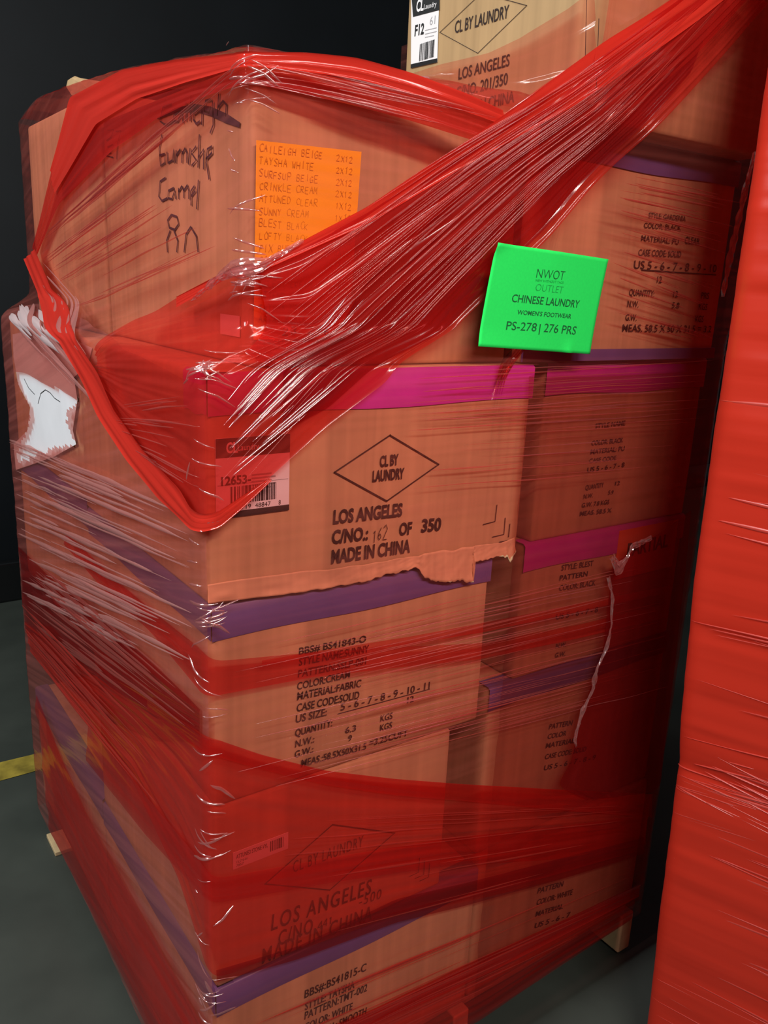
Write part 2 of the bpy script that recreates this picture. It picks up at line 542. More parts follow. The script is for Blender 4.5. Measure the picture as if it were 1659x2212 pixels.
# ------------------------------------------------------------------ cartons
def carton_body(x0, y0, z0, x1, y1, z1, name='body', parent=None, mat=None, bulge=0.003, seed=1):
    """a closed carton: rounded edges, slightly bulging and wavy faces"""
    mb = MB()
    nx, ny, nz = 22, 22, 14

    def warp(p):
        q = p.copy()
        cx, cy, cz = (x0 + x1) / 2, (y0 + y1) / 2, (z0 + z1) / 2
        tx, ty, tz = (p[..., 0] - cx) / (x1 - x0) * 2, (p[..., 1] - cy) / (y1 - y0) * 2, (p[..., 2] - cz) / (z1 - z0) * 2
        r = 0.006

        def edge(t, half):
            return np.clip((1 - np.abs(t)) * half / r, 0, 1)
        ex, ey, ez = edge(tx, (x1 - x0) / 2), edge(ty, (y1 - y0) / 2), edge(tz, (z1 - z0) / 2)
        rd = r * 0.30
        mx, my = np.abs(tx) > 0.999, np.abs(ty) > 0.999
        mz = np.abs(tz) > 0.999
        w = vnoise(p[..., 0] * 7 + p[..., 1] * 7 + seed * 3.3, p[..., 2] * 5, seed)
        b = bulge * (1 - np.abs(tz) ** 2) * 0.4 + bulge * 0.35 * w
        q[..., 0] += np.where(mx, np.sign(tx) * (-rd * (2 - np.minimum(ey, 1) - np.minimum(ez, 1)) - 0.002 + b * ey * ez), 0)
        q[..., 1] += np.where(my, np.sign(ty) * (-rd * (2 - np.minimum(ex, 1) - np.minimum(ez, 1)) - 0.002 + b * ex * ez), 0)
        q[..., 2] += np.where(mz, np.sign(tz) * (-rd * (2 - np.minimum(ex, 1) - np.minimum(ey, 1))), 0)
        return q

    def lin(a, b, n):
        t = np.linspace(0, 1, n)
        t = np.concatenate([[0, 0.006 / abs(b - a)], t[1:-1], [1 - 0.006 / abs(b - a), 1]])
        return a + (b - a) * t
    X, Y, Z = lin(x0, x1, nx), lin(y0, y1, ny), lin(z0, z1, nz)
    for (A, B, c, ax) in ((X, Z, y0, 'y'), (X, Z, y1, 'Y'), (Y, Z, x0, 'x'), (Y, Z, x1, 'X'), (X, Y, z0, 'z'), (X, Y, z1, 'Z')):
        G, H = np.meshgrid(A, B, indexing='ij')
        K = np.full_like(G, c)
        P = {'y': (G, K, H), 'x': (K, G, H), 'z': (G, H, K)}[ax.lower()]
        P = warp(np.stack(P, -1))
        if ax in ('Y', 'x', 'z'):
            P = P[::-1]
        mb.quad_grid(P)
    o = mb.build(name, mat or M['kraft'], parent, smooth=True)
    md = o.modifiers.new('weld', 'WELD')
    md.merge_threshold = 0.0002
    return o


def carton(x0, y0, z0, x1, y1, z1, label, mat=None, seed=1, bulge=0.003):
    e = empty('carton', ((x0 + x1) / 2, (y0 + y1) / 2, z0), label, 'carton', 'cartons on the pallet')
    carton_body(x0, y0, z0, x1, y1, z1, 'body', e, mat, bulge, seed)
    return e


def tape(e, x0, y0, x1, y1, z1, drop, mat, over=0.03, left=True, front=True, xa=None, xb=None, yb=None):
    """packing tape over the top edge: drop on the faces, over on the top"""
    mb = MB()
    t = 0.0012
    xa, xb = x0 if xa is None else xa, x1 if xb is None else xb
    yb = y1 if yb is None else yb

    def strip(path_fn, n):
        P = np.array([[path_fn(q, k) for k in range(4)] for q in np.linspace(0, 1, n)])
        mb.quad_grid(P)
    if front:
        strip(lambda q, k: (xa + (xb - xa) * q, (y0 - t, y0 - t, y0 + 0.004, y0 + over)[k], (z1 - drop + 0.002 * math.sin(q * 9), z1 - 0.003, z1 + t, z1 + t)[k]), 24)
    if left:
        strip(lambda q, k: ((x0 - t, x0 - t, x0 + 0.004, x0 + over)[k], yb + (y0 - yb) * q, (z1 - drop + 0.002 * math.sin(q * 9), z1 - 0.003, z1 + t, z1 + t)[k]), 24)
    return mb.build('packing_tape', mat, e, smooth=True)


def diamond(face, mb, pts, w):
    for i in range(4):
        a, b = np.array(pts[i]), np.array(pts[(i + 1) % 4])
        d = (b - a) / np.linalg.norm(b - a)
        face.stroke(mb, [a - d * w / 2, b + d * w / 2], w)


def barcode(face, mb, a0, z0, a1, z1, n=30, out=0.0014):
    x = 0.0
    r = random.Random(5)
    xs = []
    while x < 1:
        w = r.choice((1, 1, 2, 3)) / n / 1.6
        xs.append((x, min(1, x + w)))
        x += w + r.choice((1, 1, 2)) / n / 1.6
    for p, q in xs:
        face.quad(mb, a0 + (a1 - a0) * p, z0, a0 + (a1 - a0) * q, z1, out)


ZP, Z1, Z2, Z3, Z4, Z5 = 0.1352, 0.4483, 0.7664, 1.0769, 1.3876, 1.750

# pallet under the load: three stringers, deck boards
pal = empty('wooden_pallet', (0.52, 0.565, 0), 'pale pine pallet under the red wrapped carton stack, its end foot showing', 'pallet')
for x in (0.08, 0.50, 1.005):
    mb = MB().box((x, 0.0, 0.012), (x + 0.04, 1.135, 0.113))
    mb.build('stringer', M['wood'], pal, bevel=0.004)
for y in (0.09, 0.52, 1.035):
    MB().box((0.08 if y < 1 else 0.0, y + 0.004, 0.0), (1.045, y + 0.096, 0.012 if y < 1 else 0.0119)).build('bottom_board', M['wood'], pal, bevel=0.002)
for k in range(7):
    y = 0.02 + k * 0.169
    MB().box((0.02, y, 0.113), (1.04, y + 0.095, ZP)).build('deck_board', M['wood'], pal, bevel=0.003)

F = {}
# --- front column, from the bottom up
c0 = carton(0.0, 0.0, ZP, 0.53, 0.56, Z1, 'bottom carton at the near corner, purple tape above small black print', seed=1)
tape(c0, 0, 0, 0.53, 0.56, Z1, 0.050, M['purple'])
f = Face('Y', 0.0)
mb = MB()
for t, s in (('BBS#:BS41815-C', (0.1565, 0.3495, 0.1238, -0.0627, 0.0158)), ('STYLE: TAYSHA', (0.158, 0.3238, 0.0992, -0.0659, 0.0151)), ('PATTERN:TMT-002', (0.1575, 0.3048, 0.127, -0.0723, 0.0153)),
             ('COLOR: WHITE', (0.158, 0.2811, 0.0965, -0.0959, 0.0145)), ('MATERIAL: SMOOTH', (0.1576, 0.2558, 0.1274, -0.0887, 0.0147)), ('CASE CODE:SOLID', (0.1582, 0.2276, 0.1185, -0.1124, 0.0149))):
    f.text(mb, t, s, 0.015, 1.05, 0.0009)
mb.build('printed_lettering', M['ink'], c0)

c1 = carton(0.0, 0.0, Z1 + .0015, 0.441, 0.56, Z2, 'carton with a small white barcode strip beside a faint diamond, below the long style print', seed=2)
mb = MB()
diamond(f, mb, [(0.082, 0.6071), (0.2014, 0.667), (0.3268, 0.6031), (0.2, 0.5442)], 0.0022)
for t, s, b in (('CL BY LAUNDRY', (0.1303, 0.6067, 0.1315, -0.0322, 0.0211), 0.0), ('LOS ANGELES', (0.0931, 0.5154, 0.1898, -0.0789, 0.0291), 0.01), ('C/NO.', (0.1058, 0.4801, 0.0699, -0.0613, 0.0271), 0.01),
                ('-500', (0.2594, 0.4856, 0.0452, -0.0962, 0.0192), 0.0), ('MADE IN CHINA', (0.0773, 0.4598, 0.2099, -0.0635, 0.0278), 0.01)):
    f.text(mb, t, s, b, 1.2, 0.0009)
hand(f, mb, '441', *(0.1791, 0.476, 0.032, 0.0415, 0.0241)[:3], 0.016, 0.0018, 0.0009)
for k in (0, 1, 2):
    f.stroke(mb, [(0.385 + 0.012 * k, 0.53 - 0.01 * k), (0.385 + 0.012 * k, 0.50 - 0.01 * k), (0.365 + 0.012 * k, 0.50 - 0.01 * k)], 0.0016, 0.0009)
mb.build('printed_lettering', M['ink'], c1)
mb = MB()
f.pad(mb, 0.029, 0.655, 0.121, 0.684, 0.0, 0.0010)
lb = props(mb.build('barcode_label', M['label'], c1), 'white barcode strip')
mb = MB()
f.text(mb, 'ATTUNED STONE-VYL', (0.034, 0.672, 0.052, 0, 0.007), 0.01, 1, 0.0014)
f.text(mb, 'CLSTE-01', (0.034, 0.664, 0.018, 0, 0.004), 0.0, 1, 0.0014)
f.text(mb, '7857', (0.034, 0.658, 0.012, 0, 0.004), 0.0, 1, 0.0014)
barcode(f, mb, 0.090, 0.662, 0.114, 0.680, 18, 0.0014)
mb.build('barcode', M['label_black'], lb)

c2 = carton(0.0, 0.0, Z2 + .0015, 0.50, 0.56, Z3, 'carton with purple tape and a long block of style and size print', M['kraft'], seed=3)
tape(c2, 0, 0, 0.50, 0.56, Z3, 0.050, M['purple'])
mb = MB()
rows = (('BBS# BS41843-O', (0.134, 0.9776, 0.1174, -0.0476, 0.0119)), ('STYLE NAME:SUNNY', (0.1343, 0.9599, 0.1231, -0.0506, 0.0132)), ('PATTERN:SSLP-001', (0.1331, 0.9417, 0.1201, -0.0606, 0.0127)),
        ('COLOR:CREAM', (0.132, 0.9219, 0.092, -0.0317, 0.0127)), ('MATERIAL:FABRIC', (0.1323, 0.9052, 0.1131, -0.0653, 0.0135)), ('CASE CODE:SOLID', (0.1318, 0.8864, 0.111, -0.0696, 0.0136)),
        ('US SIZE:', (0.1306, 0.8685, 0.0537, -0.0546, 0.0135)), ('QUANTITY:', (0.1302, 0.8455, 0.0646, -0.0172, 0.0131)), ('N.W.:', (0.1306, 0.8276, 0.0328, -0.0444, 0.0124)),
        ('G.W.:', (0.1301, 0.8105, 0.0321, -0.0206, 0.0118)), ('MEAS.:58.5X50X31.5', (0.1416, 0.791, 0.1185, -0.0577, 0.0129)), ('=3.25CUFT', (0.266, 0.7873, 0.0767, -0.0396, 0.0128)),
        ('5 - 6 - 7 - 8 - 9 - 10 - 11', (0.2091, 0.8665, 0.1737, -0.043, 0.0137)), ('12', (0.3378, 0.844, 0.0132, -0.0179, 0.0127)), ('KGS', (0.2856, 0.8254, 0.0237, -0.0415, 0.0125)), ('KGS', (0.2855, 0.8088, 0.0238, -0.0486, 0.0126)),
        ('6.3', (0.2191, 0.8245, 0.0198, -0.0511, 0.0114)), ('9', (0.2248, 0.809, 0.0069, -0.0681, 0.0109)))
for t, s in rows:
    f.text(mb, t, (*s[:4], s[4] * 0.9), 0.016, 1.0, 0.0009)
f.stroke(mb, [(0.2042, 0.8623), (0.3837, 0.8579)], 0.0016, 0.0009)
mb.build('printed_lettering', M['ink'], c2)

c3 = carton(-0.004, -0.004, Z3 + .0015, 0.555, 0.56, Z4, 'carton with magenta tape, black diamond outline and bold city lettering, its lower flap torn', M['kraft'], seed=4)
tape(c3, -0.004, -0.004, 0.555, 0.56, Z4 - 0.002, 0.053, M['magenta'], yb=0.07)
f3 = Face('Y', -0.0038)
mb = MB()
diamond(f3, mb, [(0.1835, 1.2448), (0.2759, 1.291), (0.3694, 1.2399), (0.2755, 1.1929)], 0.0022)
for t, s in (('CL BY', (0.2603, 1.2459, 0.033, 0.0169, 0.0152)), ('LAUNDRY', (0.2484, 1.2251, 0.0565, -0.0115, 0.0153)), ('LOS ANGELES', (0.1836, 1.1701, 0.1214, -0.0285, 0.019)), ('C/NO.:', (0.1822, 1.1406, 0.0622, -0.0415, 0.019)),
             ('OF', (0.3008, 1.1367, 0.0236, -0.0447, 0.0184)), ('350', (0.343, 1.136, 0.0385, -0.0573, 0.0196)), ('MADE IN CHINA', (0.1824, 1.1106, 0.1413, -0.0273, 0.0196))):
    f3.text(mb, t, s, 0.036, 1.0)
hand(f3, mb, '162', *(0.2529, 1.1333, 0.0284, 0.0354, 0.0217)[:3], 0.021, 0.0011)
for L in ([(0.4972, 1.1616), (0.4961, 1.1334), (0.4701, 1.1313)], [(0.5184, 1.1369), (0.5184, 1.1081), (0.4928, 1.1069)], [(0.5301, 1.125), (0.5296, 1.1017)], [(0.5094, 1.0957), (0.5303, 1.0959)]):
    f3.stroke(mb, L, 0.0018)
mb.build('printed_lettering', M['ink'], c3)
mb = MB()
f3.pad(mb, 0.006, 1.199, 0.112, 1.304, 0.0, 0.0010)
lb = props(mb.build('shipping_label', M['label'], c3), 'white shipping label with black bars')
mb = MB()
f3.quad(mb, 0.006, 1.279, 0.112, 1.304, 0.0016)
f3.quad(mb, 0.006, 1.199, 0.112, 1.207, 0.0016)
f3.text(mb, '12653-', (0.013, 1.243, 0.042, 0, 0.011), 0.03, 1, 0.0016)
barcode(f3, mb, 0.026, 1.217, 0.092, 1.240, 34, 0.0016)
for i, t in enumerate(('7', '85719', '48847', '8')):
    f3.text(mb, t, ((0.020, 0.032, 0.061, 0.096)[i], 1.2085, (0.003, 0.023, 0.023, 0.003)[i], 0, 0.006), 0.0, 1, 0.0016)
mb.build('barcode', M['label_black'], lb)
mb = MB()
f3.text(mb, 'CL', (0.020, 1.285, 0.016, 0, 0.013), 0.03, 1, 0.0022)
f3.text(mb, 'Laundry', (0.036, 1.287, 0.030, 0, 0.008), 0.0, 1, 0.0022)
mb.build('label_logo', M['label'], lb)
mb = MB()
for k in range(5):
    f3.quad(mb, 0.056, 1.252 - k * 0.0045, 0.085 + 0.006 * (k % 2), 1.254 - k * 0.0045, 0.0016)
f3.stroke(mb, [(0.008, 1.243), (0.110, 1.243)], 0.0006, 0.0015)
mb.build('fine_print', M['grey_ink'], lb)
# torn lower flap: a ragged lip of board peeling off the bottom edge
mb = MB()
top = [(-0.0074, 1.1122), (0.0408, 1.1116), (0.0966, 1.1088), (0.171, 1.1048), (0.2511, 1.1004), (0.3196, 1.0999), (0.3832, 1.0993), (0.4506, 1.097), (0.5116, 1.0945), (0.5447, 1.0996)]
bot = [(-0.0087, 1.0868), (0.0369, 1.0834), (0.0926, 1.0797), (0.1669, 1.0758), (0.2303, 1.076), (0.2888, 1.0791), (0.337, 1.0809), (0.3499, 1.0643), (0.3674, 1.052), (0.4092, 1.0479), (0.451, 1.039), (0.4515, 1.055), (0.4528, 1.0723), (0.4858, 1.0734), (0.5222, 1.0718), (0.5289, 1.0593), (0.5416, 1.0779)]
n = 260
ta = np.array(top)
ba = np.array(bot)
q = np.linspace(0, 1, n)
dl = np.concatenate([[0], np.cumsum(np.linalg.norm(np.diff(ba, axis=0), axis=1))])
BA = np.stack([np.interp(q, dl / dl[-1], ba[:, k]) for k in (0, 1)], -1)
TA = np.stack([np.interp(BA[:, 0], ta[:, 0], ta[:, k]) for k in (0, 1)], -1)
BA[:, 1] += 0.0022 * vnoise(q * 60, q * 0, 8) * np.clip(q * 3 - 0.3, 0, 1) + 0.0015 * vnoise(q * 160, q * 0, 9) * np.clip(q * 2 - 0.3, 0, 1)
TA[:, 1] += 0.0018 * vnoise(q * 30, q * 0, 18) * np.clip(q * 3, 0, 1)
P = np.zeros((n, 14, 3))
for j in range(14):
    t = j / 13
    ac = TA * (1 - t) + BA * t
    lift = 0.0015 + 0.007 * t * t * (0.35 + 0.65 * np.clip(q * 1.6 - 0.4, 0, 1)) + 0.0018 * vnoise(q * 26, q * 0 + t * 3, 12) * t + 0.0012 * np.abs(vnoise(q * 60 + t * 4, q * 10 + t * 5, 14)) * np.clip(q * 3 - 0.6, 0, 1)
    P[:, j] = np.stack([ac[:, 0], -0.0042 - lift, ac[:, 1]], -1)
mb.quad_grid(P)
props(mb.build('torn_flap', M['kraft_torn'], c3, smooth=True, solid=0.0012), 'ragged torn bottom flap')

c4 = carton(0.068, 0.02, Z4 + .0015, 0.515, 0.60, Z5, 'tall corner carton with large handwritten marker words on its side', M['kraft'], seed=5)
fL = Face('X', 0.0684)
mb = MB()
W1, W2 = 0.004, 0.0034
for pts in ([(0.2759, 1.7336), (0.3104, 1.7343), (0.3229, 1.7172), (0.301, 1.7097), (0.272, 1.7113)], [(0.2403, 1.7207), (0.2679, 1.7205), (0.272, 1.7113), (0.2546, 1.7093), (0.2387, 1.7181), (0.2344, 1.7045)], [(0.2218, 1.7207), (0.2242, 1.7057)], [(0.2231, 1.729), (0.2216, 1.7265)],
            [(0.2048, 1.7358), (0.2095, 1.704)], [(0.1979, 1.7108), (0.1787, 1.7142), (0.1816, 1.7202), (0.196, 1.7163), (0.1981, 1.705), (0.1888, 1.6982), (0.1761, 1.7002)], [(0.168, 1.7128), (0.1701, 1.6949)], [(0.1391, 1.7219), (0.157, 1.7226), (0.1619, 1.7109), (0.1454, 1.7066), (0.1333, 1.7195), (0.1326, 1.6907), (0.1432, 1.6818)],
            [(0.1144, 1.7267), (0.1193, 1.7002)], [(0.1176, 1.7098), (0.102, 1.7153), (0.0923, 1.7098), (0.0939, 1.696)]):
    fL.stroke(mb, pts, W2)
fL.stroke(mb, [(0.3339, 1.7222), (0.2607, 1.7244), (0.1943, 1.7195), (0.1409, 1.7083), (0.0912, 1.6935), (0.0537, 1.6818)], [0.002, 0.006, 0.009, 0.011, 0.011, 0.006])
for pts in ([(0.3167, 1.6989), (0.3295, 1.6798), (0.3255, 1.6563), (0.3083, 1.6588), (0.3074, 1.6714), (0.3283, 1.6707)], [(0.298, 1.6731), (0.2954, 1.6578), (0.277, 1.66), (0.2725, 1.6745), (0.2719, 1.6559)], [(0.262, 1.6723), (0.2648, 1.6553)], [(0.2624, 1.665), (0.2463, 1.6721)],
            [(0.2396, 1.6691), (0.2422, 1.6535)], [(0.2416, 1.6644), (0.2293, 1.6717), (0.2229, 1.6651), (0.2235, 1.652)], [(0.211, 1.67), (0.217, 1.649)], [(0.1899, 1.6704), (0.208, 1.6638), (0.1906, 1.6528), (0.2071, 1.647)],
            [(0.1783, 1.6843), (0.1846, 1.6429)], [(0.1825, 1.6557), (0.165, 1.6646), (0.1658, 1.6391)], [(0.1577, 1.6513), (0.1378, 1.6575), (0.1376, 1.6654), (0.1527, 1.6634), (0.1563, 1.6465), (0.1478, 1.6251)]):
    fL.stroke(mb, pts, W2)
for pts in ([(0.306, 1.6382), (0.3291, 1.6345), (0.3365, 1.6139), (0.3235, 1.6067), (0.3005, 1.6095)], [(0.2739, 1.6221), (0.2961, 1.6196), (0.2986, 1.6094), (0.2821, 1.6073), (0.2705, 1.6194), (0.2677, 1.6065)], [(0.2561, 1.621), (0.257, 1.606)], [(0.2564, 1.616), (0.2438, 1.6228), (0.2372, 1.6162), (0.2377, 1.6063)],
            [(0.2372, 1.6162), (0.2232, 1.6228), (0.2185, 1.6151), (0.2191, 1.6041)], [(0.2105, 1.6074), (0.1954, 1.6138), (0.1984, 1.62), (0.2102, 1.6147), (0.2111, 1.5951)], [(0.1836, 1.6274), (0.1915, 1.5894)]):
    fL.stroke(mb, pts, W2)
for pts in ([(0.2872, 1.5855), (0.3026, 1.5782), (0.2958, 1.5675), (0.2738, 1.5644), (0.2589, 1.5718), (0.2655, 1.5822), (0.2872, 1.5855)], [(0.2923, 1.5635), (0.3084, 1.5492), (0.3057, 1.5324)], [(0.2775, 1.5632), (0.2638, 1.5486), (0.2684, 1.5323)], [(0.2398, 1.5323), (0.2316, 1.5571), (0.214, 1.5668), (0.1946, 1.5539), (0.1888, 1.5321)]):
    fL.stroke(mb, pts, W2)
for pts in ([(0.5709, 1.7314), (0.5364, 1.7291), (0.5525, 1.7193), (0.5781, 1.7161)], [(0.5272, 1.7253), (0.4989, 1.7236), (0.52, 1.706), (0.5279, 1.6824)], [(0.5745, 1.7055), (0.5442, 1.707), (0.5558, 1.6949), (0.5866, 1.6932), (0.5469, 1.6869)]):
    fL.stroke(mb, pts, 0.002)
mb.build('marker_handwriting', M['marker'], c4)
mb = MB()
fL.pad(mb, 0.055, 1.425, 0.115, 1.452, 0.0, 0.001)
props(mb.build('white_sticker', M['label'], c4), 'small white sticker')

# --- right column
r0 = carton(0.535, 0.004, ZP, 1.035, 0.56, 0.465, 'lowest carton of the shaded stack column, resting on the pallet beside the wooden foot', seed=6)
r1 = carton(0.53, 0.01, 0.4665, 1.035, 0.56, 0.815, 'shaded carton with purple tape, directly under the carton with the orange-red sign', seed=7)
tape(r1, 0.53, 0.01, 1.035, 0.56, 0.815, 0.045, M['purple'], left=False)
r2 = carton(0.585, 0.01, 0.8165, 1.035, 0.56, 1.075, 'shaded carton bearing an orange-red sign, behind the ragged tear in the wrap', seed=8)
tape(r2, 0.585, 0.01, 1.035, 0.56, 1.075, 0.05, M['magenta'], left=False)
r3 = carton(0.60, 0.012, 1.0765, 1.035, 0.56, 1.388, 'dented carton with magenta tape, between the torn-flap carton and the neighbouring pallet', seed=9)
tape(r3, 0.60, 0.012, 1.035, 0.56, 1.388, 0.055, M['magenta'], left=False)
r4 = carton(0.525, 0.0, 1.3895, 1.035, 0.56, 1.742, 'carton with purple tape and dark size print, behind the green paper sign', seed=10)
tape(r4, 0.525, 0, 1.035, 0.56, 1.742, 0.045, M['purple'], left=False)


def block(e, face, rows, bold=0.012):
    mb = MB()
    for t, s in rows:
        face.text(mb, t, s, bold, 1.0, 0.0009)
    mb.build('printed_lettering', M['ink'], e)
    return mb


mb = MB()
Face('Y', 0.0).pad(mb, 0.527, 1.391, 1.033, 1.410, 0.0, 0.004)
mb.build('packing_tape', M['purple'], r4)
block(r4, Face('Y', 0.0), (('STYLE: GARDENIA', (0.7943, 1.6279, 0.101, 0.016, 0.0083)), ('COLOR: BLACK', (0.7855, 1.611, 0.1003, 0.0245, 0.0083)), ('MATERIAL: PU', (0.7823, 1.5899, 0.1021, 0.0018, 0.009)), ('CLEAR', (0.9009, 1.5927, 0.0431, 0.0056, 0.0116)),
      ('CASE CODE: SOLID', (0.7797, 1.5658, 0.116, 0.0262, 0.0102)), ('US 5 - 6 - 7 - 8 - 9 - 10', (0.7717, 1.5443, 0.2339, 0.017, 0.0129)), ('12', (0.8377, 1.5239, 0.0129, -0.0247, 0.0105)), ('QUANTITY:', (0.7679, 1.5, 0.0671, -0.0071, 0.0104)),
      ('12', (0.8882, 1.5001, 0.0133, 0.0269, 0.0108)), ('PRS', (0.9704, 1.4999, 0.0242, -0.0086, 0.0111)), ('N.W.', (0.7666, 1.4807, 0.0294, -0.006, 0.0104)), ('5.8', (0.8883, 1.4816, 0.0215, -0.0179, 0.0097)), ('KGS', (0.9681, 1.4799, 0.0257, -0.014, 0.0112)),
      ('G.W.', (0.7659, 1.4582, 0.0295, -0.0148, 0.0105)), ('KGS', (0.9619, 1.458, 0.0257, -0.022, 0.0113)), ('MEAS. 58.5 X 50 X 31.5 = 3.2', (0.7609, 1.4394, 0.2559, -0.0022, 0.0122))))
mb = MB()
Face('Y', 0.0).stroke(mb, [(0.7926, 1.543), (1.0068, 1.5433)], 0.002, 0.0009)
mb.build('printed_rule', M['ink'], r4)
block(r3, Face('Y', 0.012), (('STYLE NAME', (0.7338, 1.2705, 0.0809, 0.0127, 0.0083)), ('COLOR: BLACK', (0.729, 1.24, 0.085, -0.0021, 0.0084)), ('MATERIAL: PU', (0.7292, 1.2241, 0.0917, -0.0035, 0.0085)), ('CASE CODE', (0.7281, 1.2081, 0.0724, -0.0017, 0.0078)),
      ('US 5 - 6 - 7 - 8', (0.7259, 1.1914, 0.1006, 0.0128, 0.0086)), ('QUANTITY', (0.7262, 1.1589, 0.0484, 0.0034, 0.0086)), ('12', (0.8065, 1.1593, 0.0131, -0.0338, 0.0074)), ('N.W.', (0.7238, 1.1428, 0.0246, -0.0053, 0.0079)), ('5.9', (0.79, 1.1433, 0.0143, -0.0462, 0.0074)),
      ('G.W. 7.8 KGS', (0.7215, 1.1266, 0.0743, -0.0218, 0.0081)), ('MEAS. 58.5 X', (0.719, 1.1112, 0.0863, -0.0405, 0.0081))))
block(r2, Face('Y', 0.01), (('BBS# BS41866', (0.6853, 1.0304, 0.0926, -0.0393, 0.011)), ('STYLE: BLEST', (0.683, 1.013, 0.0852, -0.0571, 0.0104)), ('PATTERN', (0.6809, 0.9937, 0.0748, -0.0498, 0.0098)), ('COLOR: BLACK', (0.6826, 0.9736, 0.0988, -0.067, 0.0106)),
      ('US 5 - 6 - 7 - 8', (0.682, 0.9172, 0.1155, -0.0702, 0.0108)), ('N.W.', (0.6903, 0.8577, 0.0278, -0.089, 0.0088)), ('G.W.', (0.6905, 0.8387, 0.0279, -0.0961, 0.0089))))
block(r1, Face('Y', 0.01), (('PATTERN', (0.6952, 0.6867, 0.0667, -0.1533, 0.011)), ('COLOR', (0.6942, 0.6659, 0.0531, -0.1454, 0.0104)), ('MATERIAL', (0.6918, 0.6465, 0.0835, -0.1576, 0.0105)), ('CASE CODE: SOLID', (0.6925, 0.6219, 0.122, -0.1597, 0.0107)),
      ('US 5 - 6 - 7 - 8 - 9', (0.6933, 0.5971, 0.1543, -0.1577, 0.0108))))
block(r0, Face('Y', 0.004), (('PATTERN', (0.7068, 0.3093, 0.0785, -0.2001, 0.0127)), ('COLOR: WHITE', (0.7078, 0.2805, 0.1117, -0.2035, 0.0129)), ('MATERIAL', (0.7089, 0.2514, 0.0853, -0.2081, 0.0121)), ('US 5 - 6 - 7', (0.7099, 0.222, 0.1108, -0.1982, 0.0123))))
# orange-red sign stuck to r2
fs = Face('Y', 0.01)
mb = MB()
fs.pad(mb, 0.832, 0.968, 1.012, 1.068, 0.0, 0.0020)
sg = props(mb.build('card_sign', M['red_sign'], r2), 'orange-red card sign')
mb = MB()
fs.text(mb, 'PARTIAL', (0.862, 1.012, 0.125, 0.02, 0.026), 0.03, 1, 0.0024)
mb.build('sign_lettering', M['ink'], sg)

# --- rear column of the long side
l0 = carton(0.0, 0.562, ZP, 0.53, 1.13, 0.455, 'lowest rear carton on the long side of the load', seed=11)
tape(l0, 0, 0.562, 0.53, 1.13, 0.455, 0.05, M['purple'], front=False)
l1 = carton(0.15, 0.562, 0.4565, 0.53, 1.13, 0.77, 'set-back rear carton on the long side, second from the floor', seed=12)
l2 = carton(0.0, 0.562, 0.7715, 0.53, 1.13, 1.085, 'rear carton on the long side, under the white sheet', seed=13)
tape(l2, 0, 0.562, 0.53, 1.13, 1.085, 0.05, M['purple'], front=False)
l3 = carton(0.0, 0.562, 1.0865, 0.53, 1.13, 1.384, 'rear carton on the long side, behind the white sheet', seed=14)
l4 = carton(0.066, 0.612, 1.3855, 0.51, 1.13, 1.80, 'topmost rear carton with an open pale flap poking out of the wrap', M['kraft'], seed=15)
mb = MB()
fp = np.array([(0.6328, 1.8104), (0.6393, 1.8202), (0.725, 1.8368), (0.8184, 1.8549), (0.849, 1.8628), (0.8655, 1.8621), (0.886, 1.8602), (0.8917, 1.8494), (0.8496, 1.8277), (0.6357, 1.7909)])
mb.poly([(0.085 + 0.02 * (1 - k / 10), a, z) for k, (a, z) in enumerate(fp)])
props(mb.build('open_flap', M['kraft_pale'], l4, solid=0.006), 'pale open top flap')

# --- upper carton standing on the right column
c5 = carton(0.525, -0.06, 1.7435, 1.03, 0.352, 2.10, 'upper unwrapped-sided carton with black and white label and diamond, standing on the stack', M['kraft_pale'], seed=16, bulge=0.001)
fu = Face('X', 0.5265)
mb = MB()
diamond(fu, mb, [(0.2548, 1.9064), (0.1547, 1.9423), (0.0499, 1.9032), (0.154, 1.858)], 0.0009)
for t, s in (('CL BY LAUNDRY', (0.2154, 1.8976, 0.127, -0.0199, 0.0172)), ('LOS ANGELES', (0.1986, 1.8268, 0.1204, 0.0089, 0.0161)), ('C/NO. 201/350', (0.2016, 1.7996, 0.1224, 0.0231, 0.0162)), ('MADE IN CHINA', (0.1987, 1.7713, 0.1371, 0.031, 0.0163))):
    fu.text(mb, t, s, 0.012)
for L in ([(-0.0668, 1.8967), (-0.082, 1.7537)], [(-0.0936, 1.8577), (-0.1011, 1.7715)]):
    fu.stroke(mb, L, 0.0012)
mb.build('printed_lettering', M['ink'], c5)
mb = MB()
q = [(0.3401, 1.985), (0.2621, 1.98), (0.2566, 1.8616), (0.3309, 1.8643)]
fu.poly(mb, q[::-1], 0.001)
lb = props(mb.build('shipping_label', M['label'], c5), 'white shipping label with black bars')
mb = MB()
fu.poly(mb, [(0.3401, 1.985), (0.2621, 1.98), (0.2581, 1.9399), (0.3312, 1.9443)][::-1], 0.0014)
fu.poly(mb, [(0.3314, 1.8709), (0.2572, 1.868), (0.2566, 1.8616), (0.3309, 1.8643)][::-1], 0.0014)
fu.text(mb, 'F12', (0.3245, 1.9138, 0.0263, -0.0509, 0.0159), 0.03, 1.0, 0.0014)
barcode(fu, mb, *[(0.3075, 1.8714)][0], *[(0.2664, 1.8982)][0], 26, 0.0014)
mb.build('barcode', M['label_black'], lb)
mb = MB()
fu.text(mb, 'CL', (0.3225, 1.9503, 0.021, -0.0705, 0.0171), 0.03, 1.0, 0.002)
fu.text(mb, 'Laundry', (0.3004, 1.9493, 0.0342, -0.0658, 0.0077), 0.0, 1.0, 0.002)
fu.text(mb, 'WAREHOUSE', (0.3297, 1.9715, 0.0643, -0.0869, 0.0084), 0.0, 1.0, 0.002)
